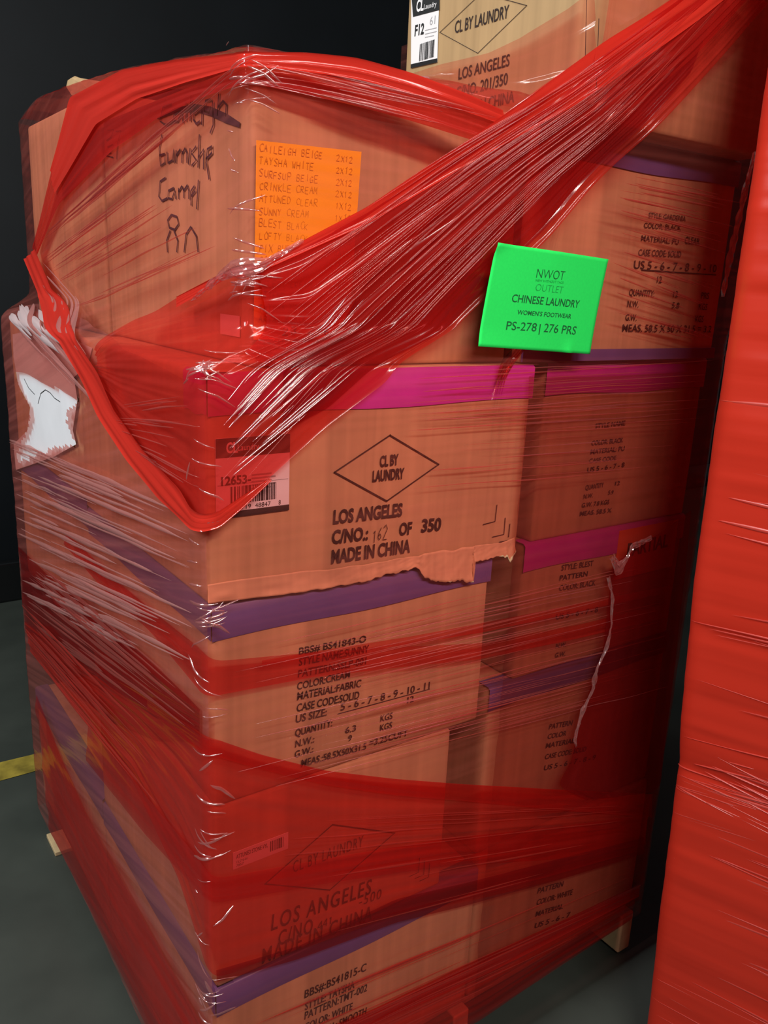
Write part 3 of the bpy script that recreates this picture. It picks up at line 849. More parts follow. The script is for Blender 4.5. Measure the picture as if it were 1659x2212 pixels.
mb.build('label_logo', M['label'], lb)
mb = MB()
fu.text(mb, '61', (0.2825, 1.9221, 0.0139, -0.044, 0.0127), -0.01, 1.0, 0.0014)
for k in range(3):
    fu.stroke(mb, [(0.2948, 1.9167), (0.2631, 1.9148)] if k == 0 else [(0.2942, 1.911), (0.2625, 1.9092)] if k == 1 else [(0.2938, 1.906), (0.2695, 1.9043)], 0.001, 0.0014)
mb.build('fine_print', M['grey_ink'], lb)

# ------------------------------------------------------------------ papers
def sheet(corners, n=14, m=14, curl=None):
    c = [np.array(p, float) for p in corners]   # top-left, top-right, bottom-right, bottom-left
    P = np.zeros((n, m, 3))
    for i in range(n):
        for j in range(m):
            a, b = i / (n - 1), j / (m - 1)
            P[i, j] = (c[0] * (1 - a) + c[1] * a) * (1 - b) + (c[3] * (1 - a) + c[2] * a) * b
            if curl:
                P[i, j, 1] -= curl(a, b)
    return P


oc = [(0.0704, 1.6607), (0.2216, 1.6654), (0.21, 1.4279), (0.0673, 1.4249)]
P = sheet([(a, 0.0135, z) for a, z in oc], curl=lambda a, b: 0.0012 * math.sin(a * 3) * math.sin(b * 3))
op = MB().quad_grid(P).build('paper_list', M['orange'], None, solid=0.0005)
props(op, 'orange paper list with handwritten rows, on the tall corner carton', 'paper sheet')
fo = Face('Y', 0.0125)
mb = MB()
ol = ('CAILEIGH BEIGE', 'TAYSHA WHITE', 'SURFSUP BEIGE', 'CRINKLE CREAM', 'ATTUNED CLEAR', 'SUNNY CREAM', 'BLEST BLACK', 'LOFTY BLACK', 'PIX BURGUNDY', 'COOLIE BLACK', 'FLASH TAUPE', 'CELEST CREAM', 'ATTEND BONE', 'TAYSHA BROWN', 'ARIAT BLACK')
(ax, az), (bx, bz), (dx, dz) = oc[0], oc[1], oc[3]
for i, t in enumerate(ol):
    z = az - 0.0115 - i * 0.01445
    hand(fo, mb, t, ax + 0.004, z, 0.0064 * len(t), 0.0085, 0.0008, 0.0008, 0.012)
    hand(fo, mb, random.choice(('2X12', '1X12', '2X12')), ax + 0.113, z + 0.001, 0.026, 0.0075, 0.0008, 0.0008, 0.012)
mb.build('handwriting', M['pen'], op)
mb = MB()
hand(fo, mb, '23 276', *(0.1083, 1.432, 0.0739, 0.0442, 0.012)[:3], 0.0105, 0.0013, 0.0009)
mb.build('total_handwriting', M['pen_dark'], op)

wp = [(1.0735, 1.3544), (0.9278, 1.3708), (0.737, 1.3789), (0.5776, 1.3809), (0.468, 1.3758), (0.5, 1.3434), (0.5908, 1.3133), (0.5746, 1.2737), (0.6167, 1.2118), (0.5998, 1.1886), (0.7591, 1.1361), (0.9246, 1.0887), (1.1472, 1.0271), (1.1519, 1.0888), (0.9928, 1.1491), (0.9502, 1.2072), (1.0534, 1.2449), (1.0807, 1.3044)]
mb = MB()
mb.poly([(-0.0045, a, z) for a, z in wp])
ws = props(mb.build('paper_sheet', M['paper'], None, solid=0.0005), 'torn white paper sheet on the rear long side, seen through gaps in the wrap', 'paper sheet')
mb = MB()
fw = Face('X', -0.0052)
for L in ([(0.9878, 1.265), (0.9495, 1.2495), (0.8979, 1.2423)], [(0.8744, 1.2259), (0.8443, 1.2512), (0.8033, 1.264), (0.7671, 1.2631), (0.7334, 1.2566), (0.693, 1.2549)]):
    fw.stroke(mb, L, 0.0016, 0.0004)
mb.build('scribble', M['label_black'], ws)

# ------------------------------------------------------------------ the wrap's hull
def sstep(a, b, x):
    t = np.clip((np.asarray(x, float) - a) / (b - a), 0, 1)
    return t * t * (3 - 2 * t)


cx_z = lambda z: -0.012 + 0.068 * sstep(1.384, 1.45, z)
cy_z = lambda z: -0.012 + 0.019 * sstep(1.384, 1.45, z)


def hullY(X, z):
    yr = -0.012 - 0.058 * sstep(1.35, 1.90, z) - 0.025 * sstep(1.64, 1.76, z)
    cx, cy = cx_z(z), cy_z(z)
    t = np.clip((X - cx) / (0.53 - cx), 0, 1)
    return cy + (yr - cy) * t


def hullX(Y, z):
    return cx_z(z) + 0.0 * Y
XR, YB = 1.052, 1.147


def hull(s, z, off=0.0):
    """point on the wrap: s > 0 along the short face, s < 0 along the long face, past the far corners it turns"""
    s, z = np.asarray(s, float), np.asarray(z, float)
    cx, cy = cx_z(z), cy_z(z)
    R = 0.012
    wr, wl = XR - cx, YB - cy

    def right(q):
        X = cx + q
        return np.stack([X, hullY(X, z) - off, z], -1)

    def left(q):
        Y = cy + q
        return np.stack([hullX(Y, z) - off, Y, z], -1)
    sr, sl = np.clip(s, 0, None), np.clip(-s, 0, None)
    pr = right(np.minimum(sr, wr))
    pl = left(np.minimum(sl, wl))
    o = np.where((s >= 0)[..., None], pr, pl)
    # rounded near corner
    a, b = left(np.full_like(z, R)), right(np.full_like(z, R))
    c = np.stack([cx - off, cy - off, z], -1)
    t = np.clip((s + R) / (2 * R), 0, 1)[..., None]
    bez = a * (1 - t) ** 2 + c * 2 * t * (1 - t) + b * t * t
    o = np.where((np.abs(s) < R)[..., None], bez, o)
    er, el = np.clip(sr - wr, 0, None), np.clip(sl - wl, 0, None)
    o[..., 0] += np.where(er > 0, off, 0) + el
    o[..., 1] += er + np.where(el > 0, off, 0)
    return o


wrap = empty('stretch_wrap', (0.5, 0.5, 0.05), 'red see-through stretch wrap wound around the carton stack, with a swath slanting upward', 'stretch wrap')


def zrip(s, z, seed):
    return vnoise(s * 1.2, z * 55, seed) * 0.5 + vnoise(s * 2.0, z * 130, seed + 1) * 0.25 + vnoise(s * 5, z * 14, seed + 2) * 0.6


# base layer, full way round
sv = np.concatenate([np.linspace(-2.15, -1.16, 8), np.linspace(-1.15, -0.02, 190), np.linspace(-0.016, 0.016, 9), np.linspace(0.02, 1.056, 190), np.linspace(1.063, 2.2, 10)])
sv = np.unique(sv)
ztop_s = [-2.3, -1.2, -0.96, -0.70, -0.45, 0.0, 0.44, 0.475, 0.50, 2.3]
ztop_z = [1.78, 1.80, 1.835, 1.822, 1.805, 1.757, 1.752, 1.76, 2.13, 2.13]
nz = 240
tv = np.linspace(0, 1, nz)
SS, TT = np.meshgrid(sv, tv, indexing='ij')
ztop_d = np.linspace(-2.3, 2.3, 2301)
ztop_v = np.interp(ztop_d, ztop_s, ztop_z)
ztop_v = np.where(ztop_d < 0.3, np.convolve(np.pad(ztop_v, 60, 'edge'), np.hanning(121) / np.hanning(121).sum(), 'valid'), ztop_v)
ztop_s, ztop_z = ztop_d, ztop_v
ZT = np.interp(SS, ztop_s, ztop_z) + 0.003 * vnoise(SS * 14, SS * 0, 91) * (SS < 0.4)
ZB = 0.105 + 0.01 * np.sin(SS * 7)
ZZ = ZB + (ZT - ZB) * TT
slope = np.where(SS < 0, 0.28, 0.0)
zz2 = ZZ - slope * SS
ripple = 0.0016 * zrip(SS, zz2, 21)
damp = np.clip(np.abs(SS) / 0.05, 0.15, 1)
H = hull(SS, ZZ, 0.002)
H2 = hull(SS, ZZ, 0.012)
H = H + (H2 - H) * (ripple * damp / 0.010)[..., None]
UV = np.stack([SS, zz2], -1)
iL = int(np.searchsorted(sv, 0.0))
MB().quad_grid(H[iL:], UV[iL:]).build('film_sheet', M['thin'], wrap, smooth=True)
HOLE = np.array([(-1.0561, 1.2711), (-0.9223, 1.28), (-0.7762, 1.2783), (-0.5452, 1.2789), (-0.5841, 1.2585), (-0.6417, 1.2467), (-0.6171, 1.2142), (-0.5787, 1.1934), (-0.7348, 1.1558), (-0.9414, 1.0967), (-1.1088, 1.0505), (-1.0239, 1.1126), (-0.949, 1.1589), (-0.9263, 1.2087), (-1.021, 1.2383)])


def inside(px, pz, poly):
    r = np.zeros(px.shape, bool)
    k = len(poly) - 1
    for i in range(len(poly)):
        (ax, az), (bx, bz) = poly[i], poly[k]
        c = ((az > pz) != (bz > pz)) & (px < (bx - ax) * (pz - az) / (bz - az + 1e-12) + ax)
        r ^= c
        k = i
    return r


HL, UL = H[:iL + 1], UV[:iL + 1]
sc_, zc_ = SS[:iL + 1], ZZ[:iL + 1]
jag = 0.02 * vnoise(zc_ * 160, zc_ * 0, 77)
sk = inside(sc_[:-1, :-1] + jag[:-1, :-1], zc_[:-1, :-1], HOLE)
kz = int(nz * 0.765)
MB().quad_grid(HL[:, :kz + 1], UL[:, :kz + 1], sk[:, :kz]).build('film_sheet', M['hazy'], wrap, smooth=True)
MB().quad_grid(HL[:, kz:], UL[:, kz:]).build('film_sheet', M['thin'], wrap, smooth=True)
# top lip folded inwards over the cartons (long side and the corner)
sl = np.linspace(-1.12, 0.42, 90)
rows = []
for k, d in enumerate((0.0, 0.012, 0.05, 0.11)):
    zt = np.interp(sl, ztop_s, ztop_z) + (0, 0.004, 0.003, -0.006)[k] + 0.002 * vnoise(sl * 30, sl * 0 + k, 5)
    p = hull(sl, zt, 0.002)
    p[:, 0] += np.where(sl < 0, d, d * 0.2)
    p[:, 1] += np.where(sl < 0, d * 0.2, d)
    rows.append(p)
MB().quad_grid(np.stack(rows, 1), np.stack([np.stack([sl, sl * 0 + 0.03 * k], -1) for k in range(4)], 1)).build('film_sheet', M['red'], wrap, smooth=True)


def resample(st, n):
    st = np.array(st, float)
    c = np.stack([(st[:, 0] + st[:, 2]) / 2, (st[:, 1] + st[:, 3]) / 2], -1)
    d = np.concatenate([[0], np.cumsum(np.linalg.norm(np.diff(c, axis=0), axis=1))])
    # extra samples near the corner
    u = np.linspace(0, d[-1], n)
    sc = np.interp(u, d, c[:, 0])
    k0 = np.interp(0, c[:, 0], d) if c[0, 0] < 0 < c[-1, 0] else None
    if k0 is not None:
        u = np.unique(np.concatenate([u, k0 + np.linspace(-0.02, 0.02, 11)]))
    # Catmull-like smoothing of the stations
    uu = np.linspace(0, d[-1], 400)
    out = []
    for k in range(4):
        y = np.interp(uu, d, st[:, k])
        wn = max(3, int(0.045 / max(d[-1], 1e-6) * 400)) | 1
        pad = np.concatenate([2 * y[0] - y[1:wn // 2 + 1][::-1], y, 2 * y[-1] - y[-wn // 2:-1][::-1]])[:400 + 2 * (wn // 2)]
        kern = np.hanning(wn + 2)[1:-1]
        y = np.convolve(pad, kern / kern.sum(), 'valid')
        out.append(np.interp(u, uu[:len(y)], y))
    return u, np.array(out).T


def band(st, mat, off, amp=0.0022, fv=22, n=170, m=34, seed=0, curl=0.0, name='film_band', build=True):
    u, q = resample(st, n)
    v = np.linspace(0, 1, m)
    s = q[:, None, 0] * (1 - v) + q[:, None, 2] * v
    z = q[:, None, 1] * (1 - v) + q[:, None, 3] * v
    wid = np.sqrt((q[:, 0] - q[:, 2]) ** 2 + (q[:, 1] - q[:, 3]) ** 2)[:, None]
    uu = np.broadcast_to(u[:, None], s.shape)
    vv = np.broadcast_to(v, s.shape)
    r = amp * (0.6 * vnoise(uu * 2.0 + seed, vv * fv, seed) + 0.4 * vnoise(uu * 3.5, vv * fv * 2.3, seed + 1))
    r = r * np.clip(np.abs(s) / 0.06, 0.12, 1) * np.clip(wid / 0.05, 0.3, 1)
    if curl:
        r = r + curl * (np.exp(-(vv / 0.03) ** 2) + np.exp(-((1 - vv) / 0.03) ** 2)) * (0.6 + 0.4 * vnoise(uu * 9, vv * 0, seed + 4))
    a, b = hull(s, z, off), hull(s, z, off + 0.01)
    P = a + (b - a) * (r / 0.01)[..., None]
    UV = np.stack([uu, vv * np.mean(wid)], -1)
    mb = MB().quad_grid(P, UV)
    return mb.build(name, mat, wrap, smooth=True) if build else mb


BANDS = {}
BANDS['top'] = [(-1.0678, 1.5486, -1.0511, 1.5171), (-0.8629, 1.6875, -0.8251, 1.625), (-0.6948, 1.7977, -0.4869, 1.6915), (-0.4069, 1.7963, -0.2951, 1.7131), (-0.1874, 1.7741, -0.143, 1.7199), (-0.0026, 1.7504, -0.0026, 1.7181), (0.0053, 1.7512, 0.0071, 1.7187), (0.0632, 1.7593, 0.0649, 1.7156), (0.1269, 1.7625, 0.1374, 1.7107), (0.2009, 1.7559, 0.2091, 1.7033), (0.2815, 1.7422, 0.2947, 1.692), (0.3369, 1.7297, 0.3638, 1.6851)]
BANDS['top_edge'] = [(-0.8629, 1.6875, -0.8451, 1.6432), (-0.6948, 1.7977, -0.5543, 1.7375), (-0.4069, 1.7963, -0.3499, 1.7493), (-0.1874, 1.7741, -0.1574, 1.7429), (-0.0026, 1.7504, -0.0026, 1.7348), (0.0053, 1.7512, 0.0064, 1.7363), (0.0632, 1.7593, 0.0639, 1.739), (0.1269, 1.7625, 0.1309, 1.7392), (0.2009, 1.7559, 0.2039, 1.7328), (0.2815, 1.7422, 0.2864, 1.7212), (0.3369, 1.7297, 0.35, 1.7119)]
BANDS['swath'] = [(-0.4143, 1.3815, -0.4006, 1.3107), (-0.3607, 1.4293, -0.2423, 1.2525), (-0.2026, 1.4711, -0.115, 1.221), (-0.0751, 1.4993, -0.0275, 1.2004), (0.008, 1.5166, 0.0033, 1.188), (0.065, 1.5458, 0.0756, 1.2439), (0.1549, 1.593, 0.1649, 1.3099), (0.2336, 1.6436, 0.2679, 1.3722), (0.2958, 1.6882, 0.3105, 1.4389), (0.3832, 1.7589, 0.4615, 1.5729), (0.4669, 1.8207, 0.5695, 1.6946), (0.6024, 1.9063, 0.694, 1.8136), (0.7165, 1.9808, 0.8327, 1.9465)]
BANDS['swath_edge'] = [(-0.2027, 1.4698, -0.2034, 1.4548), (-0.0467, 1.5045, -0.0468, 1.4942), (0.008, 1.5177, 0.008, 1.5078), (0.1548, 1.5953, 0.1603, 1.5763), (0.2952, 1.6904, 0.3097, 1.6653), (0.3829, 1.7606, 0.4068, 1.7253), (0.4727, 1.8293, 0.5188, 1.7983), (0.6024, 1.9063, 0.6694, 1.8957), (0.7157, 1.9836, 0.7679, 1.9646)]
BANDS['swath_dark'] = [(0.1054, 1.4111, 0.102, 1.3107), (0.1615, 1.5014, 0.1713, 1.3378), (0.2754, 1.6036, 0.2679, 1.41), (0.3723, 1.6831, 0.3489, 1.489), (0.4529, 1.7486, 0.4495, 1.5852), (0.5748, 1.8485, 0.5389, 1.6944), (0.7201, 1.9666, 0.6684, 1.8221)]
BANDS['swath_upper'] = [(0.008, 1.5166, 0.0268, 1.4117), (0.065, 1.5458, 0.1002, 1.3885), (0.1549, 1.593, 0.1451, 1.4345), (0.2336, 1.6436, 0.2204, 1.4975), (0.2958, 1.6882, 0.3063, 1.551), (0.3832, 1.7589, 0.4337, 1.6472), (0.4669, 1.8207, 0.5225, 1.7343), (0.6024, 1.9063, 0.6627, 1.8397), (0.7165, 1.9808, 0.7942, 1.9577)]
BANDS['rope'] = [(-1.004, 1.5404, -1.1107, 1.5188), (-0.8858, 1.4605, -0.993, 1.4414), (-0.5152, 1.3959, -0.5901, 1.3777), (-0.3788, 1.3464, -0.4664, 1.3237), (-0.2952, 1.2998, -0.3791, 1.2764), (-0.174, 1.263, -0.2483, 1.2324), (-0.0413, 1.2362, -0.1249, 1.2022), (0.0017, 1.2115, 0.0014, 1.1876), (0.0361, 1.2295, 0.0426, 1.2152), (0.0822, 1.2532, 0.085, 1.2492)]
BANDS['waist'] = [(-0.666, 1.0045, -0.6889, 0.9742), (-0.4067, 1.0046, -0.438, 0.9646), (-0.1845, 1.0136, -0.2075, 0.9733), (-0.0018, 1.025, -0.0038, 0.9596), (0.0042, 1.008, 0.0036, 0.957), (0.1597, 0.9859, 0.1607, 0.9467), (0.3293, 0.9566, 0.3315, 0.9219), (0.488, 0.927, 0.4909, 0.8974), (0.733, 0.9109, 0.7374, 0.882), (0.994, 0.9027, 1.0008, 0.871)]
BANDS['waist_thin'] = [(0.0767, 0.993, 0.0768, 0.9859), (0.1597, 0.9873, 0.1599, 0.9778), (0.3283, 0.9733, 0.3291, 0.9606), (0.4843, 0.9647, 0.486, 0.9476), (0.7264, 0.9535, 0.7288, 0.9384), (0.9857, 0.9422, 0.9887, 0.9277)]
BANDS['skirt'] = [(-1.1254, 0.6491, -1.082, 0.581), (-0.6727, 0.7348, -0.714, 0.6103), (-0.509, 0.7814, -0.5325, 0.6291), (-0.2837, 0.8369, -0.3122, 0.6465), (-0.1003, 0.8784, -0.1066, 0.5894), (0.0, 0.8989, 0.0, 0.5051), (0.0042, 0.8938, 0.0069, 0.4898), (0.0774, 0.845, 0.0791, 0.4835), (0.1874, 0.7825, 0.1965, 0.4652), (0.3214, 0.723, 0.3371, 0.45), (0.4754, 0.6601, 0.4978, 0.4116), (0.7203, 0.5652, 0.7493, 0.3576), (1.0294, 0.4467, 1.0304, 0.3035)]
BANDS['skirt_edge'] = [(-0.2174, 0.8547, -0.2192, 0.8335), (0.0, 0.8989, -0.0002, 0.8736), (0.0042, 0.8952, 0.0039, 0.8689), (0.0774, 0.8465, 0.0775, 0.8232), (0.1873, 0.7841, 0.1881, 0.7589), (0.3212, 0.7247, 0.323, 0.6938), (0.4752, 0.662, 0.4784, 0.6272), (0.72, 0.5674, 0.7269, 0.518), (1.0289, 0.4492, 1.0381, 0.3871)]
BANDS['skirt_mid'] = [(-0.5741, 0.6349, -0.6065, 0.5342), (-0.2333, 0.6648, -0.2513, 0.5821), (-0.0056, 0.691, 0.0, 0.6364), (0.0058, 0.6688, 0.0061, 0.6273), (0.1919, 0.6258, 0.1933, 0.5785), (0.4412, 0.5654, 0.446, 0.5057), (0.7324, 0.4789, 0.7436, 0.3987), (1.023, 0.3986, 1.0325, 0.3172)]
BANDS['skirt_low'] = [(0.0071, 0.5092, 0.0076, 0.4878), (0.1445, 0.4835, 0.145, 0.459), (0.335, 0.4863, 0.3378, 0.4371), (0.4942, 0.4507, 0.499, 0.3977), (0.7436, 0.3987, 0.751, 0.3458), (1.0235, 0.3388, 1.0302, 0.2963)]
BANDS['hem'] = [(-1.0592, 0.4745, -1.0105, 0.1164), (-0.8373, 0.4105, -0.8039, 0.1314), (-0.6617, 0.3865, -0.6387, 0.1356), (-0.3288, 0.385, -0.2777, 0.1332), (0.0, 0.3859, 0.0, 0.1958), (0.007, 0.355, 0.0051, 0.1616), (0.2203, 0.2806, 0.2256, 0.1174), (0.2973, 0.269, 0.3042, 0.1232), (0.5716, 0.2483, 0.5627, 0.0931), (0.7668, 0.2326, 0.784, 0.109), (1.0314, 0.2145, 1.0186, 0.1181)]
BANDS['hem_edge'] = [(0.2202, 0.2826, 0.2212, 0.2522), (0.2972, 0.2711, 0.2987, 0.2386), (0.5713, 0.2506, 0.5695, 0.2084), (0.7664, 0.2351, 0.772, 0.195), (1.0329, 0.2151, 1.0328, 0.1813)]
BANDS['flank'] = [(-1.1308, 0.8423, -1.1226, 0.6252), (-0.7646, 0.8661, -0.7397, 0.6422), (-0.4208, 0.9009, -0.42, 0.7104), (-0.1818, 0.9219, -0.1918, 0.7896), (-0.0141, 0.9305, -0.0158, 0.8798)]
band(BANDS['top'], M['deep'], 0.006, 0.004, 9, seed=3, curl=0.0015)
band(BANDS['top_edge'], M['rope'], 0.010, 0.003, 5, m=16, seed=33, curl=0.002)
band(BANDS['swath_upper'], M['deep'], 0.012, 0.0035, 18, n=220, m=60, seed=35)
band(BANDS['swath'], M['skirt'], 0.007, 0.0035, 26, n=240, m=90, seed=5, curl=0.001)
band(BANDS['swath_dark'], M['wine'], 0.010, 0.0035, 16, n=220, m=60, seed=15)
band(BANDS['swath_edge'], M['rope'], 0.013, 0.003, 5, n=220, m=18, seed=6, curl=0.003)
band(BANDS['rope'], M['rope'], 0.015, 0.004, 4, n=140, m=14, seed=7, curl=0.004)
band(BANDS['waist'], M['red'], 0.006, 0.002, 6, seed=8, curl=0.001)
band(BANDS['waist_thin'], M['red'], 0.008, 0.001, 3, m=8, seed=9, curl=0.001)
band(BANDS['skirt'], M['skirt'], 0.006, 0.003, 20, n=200, m=70, seed=10)
band(BANDS['skirt_edge'], M['red'], 0.009, 0.002, 3, m=10, seed=11, curl=0.002)
band(BANDS['skirt_mid'], M['red'], 0.009, 0.002, 5, m=16, seed=12)
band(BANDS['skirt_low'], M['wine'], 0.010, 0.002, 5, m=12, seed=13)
band(BANDS['hem'], M['red'], 0.007, 0.004, 9, m=40, seed=14)
band(BANDS['hem_edge'], M['deep'], 0.010, 0.002, 4, m=12, seed=16, curl=0.002)
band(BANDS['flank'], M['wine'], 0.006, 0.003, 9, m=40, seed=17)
BANDS['shade_layer'] = [(0.545, 1.37, 0.545, 0.12), (0.62, 1.385, 0.60, 0.11), (0.75, 1.38, 0.75, 0.12), (0.9, 1.385, 0.9, 0.13), (1.05, 1.39, 1.05, 0.13)]
band(BANDS['shade_layer'], M['column_shade'], 0.005, 0.003, 40, n=60, m=120, seed=41)  # added layer over the right column, its tint stands in for shade
TORN = [(0.7993, 1.0182, 1.0175, 1.0951), (0.7998, 0.9396, 1.0269, 0.9869), (0.8028, 0.8437, 1.0335, 0.8747), (0.7728, 0.7533, 1.0403, 0.7581), (0.7518, 0.6694, 1.0441, 0.6375), (0.7433, 0.6213, 1.0463, 0.5357), (0.7121, 0.5783, 1.0513, 0.4648), (0.8077, 0.5135, 1.0244, 0.4554)]
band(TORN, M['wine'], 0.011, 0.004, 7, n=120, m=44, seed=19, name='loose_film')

# film pulled up over the upper carton's open side, flat against its long face
UP = [(0.331, 1.85), (0.2285, 1.8523), (0.1147, 1.8494), (0.0446, 1.857), (-0.0012, 1.8658), (-0.0484, 1.8756), (-0.0918, 1.8897)]
DN = [(0.3308, 1.847), (0.2246, 1.8136), (0.1064, 1.7772), (0.0326, 1.7613), (-0.0158, 1.7552), (-0.0655, 1.7519), (-0.1122, 1.7487)]
n = 90
q = np.linspace(0, 1, n)
up = np.stack([np.interp(q, np.linspace(0, 1, len(UP)), np.array(UP)[:, k]) for k in (0, 1)], -1)
dn = np.stack([np.interp(q, np.linspace(0, 1, len(DN)), np.array(DN)[:, k]) for k in (0, 1)], -1)
P = np.zeros((n, 30, 3))
UV = np.zeros((n, 30, 2))
for j in range(30):
    t = j / 29
    a = up * (1 - t) + dn * t
    P[:, j] = np.stack([0.517 - 0.003 * np.exp(-(t / 0.08) ** 2) - 0.002 * vnoise(q * 3, q * 0 + t * 12, 31) - 0.002, a[:, 0], a[:, 1]], -1)
    UV[:, j] = np.stack([q * 0.4, np.full(n, t * 0.15)], -1)
MB().quad_grid(P, UV).build('film_sheet', M['thin'], wrap, smooth=True)


# ------------------------------------------------------------------ folds: thin raised creases in the film
def ridges(lines, mat, name='film_folds', posf=hull, n=26, parent=None, base=0.013):
    """each line = (s0, z0, s1, z1, width, height)"""
    mb = MB()
    cs = np.array([(-1, 0), (-0.6, 0.7), (0, 1), (0.6, 0.7), (1, 0)])
    for k, (s0, z0, s1, z1, w, h) in enumerate(lines):
        t = np.linspace(0, 1, n)
        s, z = s0 + (s1 - s0) * t, z0 + (z1 - z0) * t
        d = np.array([s1 - s0, z1 - z0])
        L = np.linalg.norm(d) + 1e-9
        nn = np.array([-d[1], d[0]]) / L
        wob = 0.0015 * vnoise(t * L * 9, t * 0 + k * 1.7, 3)
        tp = np.sin(np.pi * np.clip(t, 0.001, 0.999)) ** 0.5 * (0.75 + 0.35 * vnoise(t * L * 14, t * 0 + k, 6))
        P = np.zeros((n, 5, 3))
        UV = np.zeros((n, 5, 2))
        for j, (a, b) in enumerate(cs):
            ss, zz = s + nn[0] * (a * w * tp / 2 + wob), z + nn[1] * (a * w * tp / 2 + wob)
            A, B = posf(ss, zz, base), posf(ss, zz, base + 0.01)
            P[:, j] = A + (B - A) * (b * h * tp / 0.01)[:, None]
            UV[:, j] = np.stack([t * L, np.full(n, j * 0.002)], -1)
        mb.quad_grid(P, UV)
    return mb.build(name, mat, parent or wrap, smooth=True)


def fan(A, B, n, w=(0.0012, 0.003), h=(0.5, 0.9), cut=(0.0, 1.0), seed=1):
    """n creases between line A and line B, each a random stretch of the way"""
    r = random.Random(seed)
    out = []
    for i in range(n):
        q = r.random()
        a = [A[0][k] * (1 - q) + B[0][k] * q for k in (0, 1)]
        b = [A[1][k] * (1 - q) + B[1][k] * q for k in (0, 1)]
        t0 = r.uniform(cut[0], cut[0] + 0.45 * (cut[1] - cut[0]))
        t1 = min(cut[1], t0 + r.uniform(0.25, 0.75) * (cut[1] - cut[0]))
        p = [a[k] + (b[k] - a[k]) * t0 for k in (0, 1)]
        e = [a[k] + (b[k] - a[k]) * t1 for k in (0, 1)]
        ww = r.uniform(*w)
        out.append((p[0], p[1], e[0], e[1], ww, ww * r.uniform(*h)))
    return out


ridges(fan([(-1.1152, 1.1202), (-0.0272, 1.2098)], [(-1.0943, 0.7217), (-0.0127, 0.9729)], 70, (0.004, 0.013), (0.12, 0.3), seed=1), M['fold_pale'])
ridges(fan([(-1.0331, 1.3899), (-0.3816, 1.276)], [(-0.9581, 1.5194), (-0.4175, 1.3606)], 28, (0.004, 0.012), (0.12, 0.3), seed=2), M['fold_pale'])
ridges(fan([(-1.058, 1.3884), (-0.6031, 1.3135)], [(-1.0791, 1.4382), (-0.4164, 1.3681)], 14, (0.006, 0.015), (0.08, 0.2), seed=42), M['fold_white'])
ridges(fan([(-0.2733, 1.2504), (-0.0038, 1.2398)], [(-0.344, 1.2963), (0.0, 1.3628)], 22, (0.0015, 0.004), seed=3), M['fold'])
ridges(fan([(-0.9581, 1.5194), (-0.3206, 1.6345)], [(-0.7677, 1.4142), (-0.0464, 1.5311)], 36, (0.0012, 0.0035), seed=4), M['fold'])
ridges(fan([(0.0105, 1.2153), (0.7305, 1.926)], [(0.0105, 1.5013), (0.6048, 1.8951)], 80, (0.0015, 0.004), seed=5), M['fold_red'], base=0.017)
ridges(fan([(0.0172, 1.2509), (0.2133, 1.3862)], [(0.0182, 1.3564), (0.147, 1.5068)], 40, (0.002, 0.005), seed=6), M['fold_bright'], base=0.018)
ridges(fan([(0.2909, 1.3845), (1.0169, 1.3994)], [(0.3017, 1.2088), (1.022, 1.1795)], 34, (0.001, 0.003), seed=7), M['fold'], base=0.008)
ridges(fan([(0.0351, 1.0177), (0.9831, 1.0229)], [(0.1392, 0.7755), (1.0195, 0.7096)], 46, (0.001, 0.003), seed=8), M['fold'], base=0.008)
ridges(fan([(0.2909, 1.3845), (1.0169, 1.3994)], [(0.3017, 1.2088), (1.022, 1.1795)], 12, (0.0015, 0.003), (0.3, 0.6), seed=61), M['fold_bright'], base=0.010)
ridges(fan([(0.0216, 1.0208), (0.9875, 1.0029)], [(0.0198, 0.7939), (1.0195, 0.7096)], 22, (0.0012, 0.0026), (0.3, 0.6), seed=62), M['fold_bright'], base=0.014)
ridges(fan([(0.0196, 0.7638), (1.0134, 0.4314)], [(0.0174, 0.4997), (1.0311, 0.2995)], 12, (0.002, 0.005), (0.12, 0.28), seed=9), M['fold_red'], base=0.012)
ridges(fan([(0.0166, 0.3958), (0.9917, 0.2973)], [(0.0152, 0.222), (1.0245, 0.1217)], 22, (0.002, 0.006), (0.12, 0.28), seed=10), M['fold_red'], base=0.012)
ridges(fan([(0.5839, 1.6741), (0.9021, 1.6692)], [(0.6109, 1.5541), (0.9175, 1.505)], 34, (0.0015, 0.0045), seed=11), M['fold'], base=0.012)
ridges(fan([(0.6001, 1.5536), (0.9071, 1.4965)], [(0.6183, 1.4597), (1.0102, 1.4037)], 16, (0.0015, 0.004), seed=21), M['fold'], base=0.012)
ridges(fan([(-1.1254, 0.6987), (-0.2435, 0.7969)], [(-1.0808, 0.5852), (-0.0925, 0.6824)], 36, (0.003, 0.010), (0.12, 0.3), seed=12), M['fold_red'])
ridges(fan([(-1.0523, 0.8648), (-0.0134, 0.9518)], [(-1.0609, 0.673), (-0.0158, 0.8798)], 40, (0.003, 0.010), (0.12, 0.3), seed=22), M['fold'])
ridges(fan([(-1.0076, 1.5577), (-0.0063, 1.7403)], [(-0.8932, 1.5562), (-0.0063, 1.7206)], 20, (0.002, 0.005), seed=13), M['fold'])
ridges(fan([(0.008, 1.7477), (0.3273, 1.7259)], [(0.0082, 1.7208), (0.3371, 1.6965)], 14, (0.002, 0.005), seed=14), M['fold'])
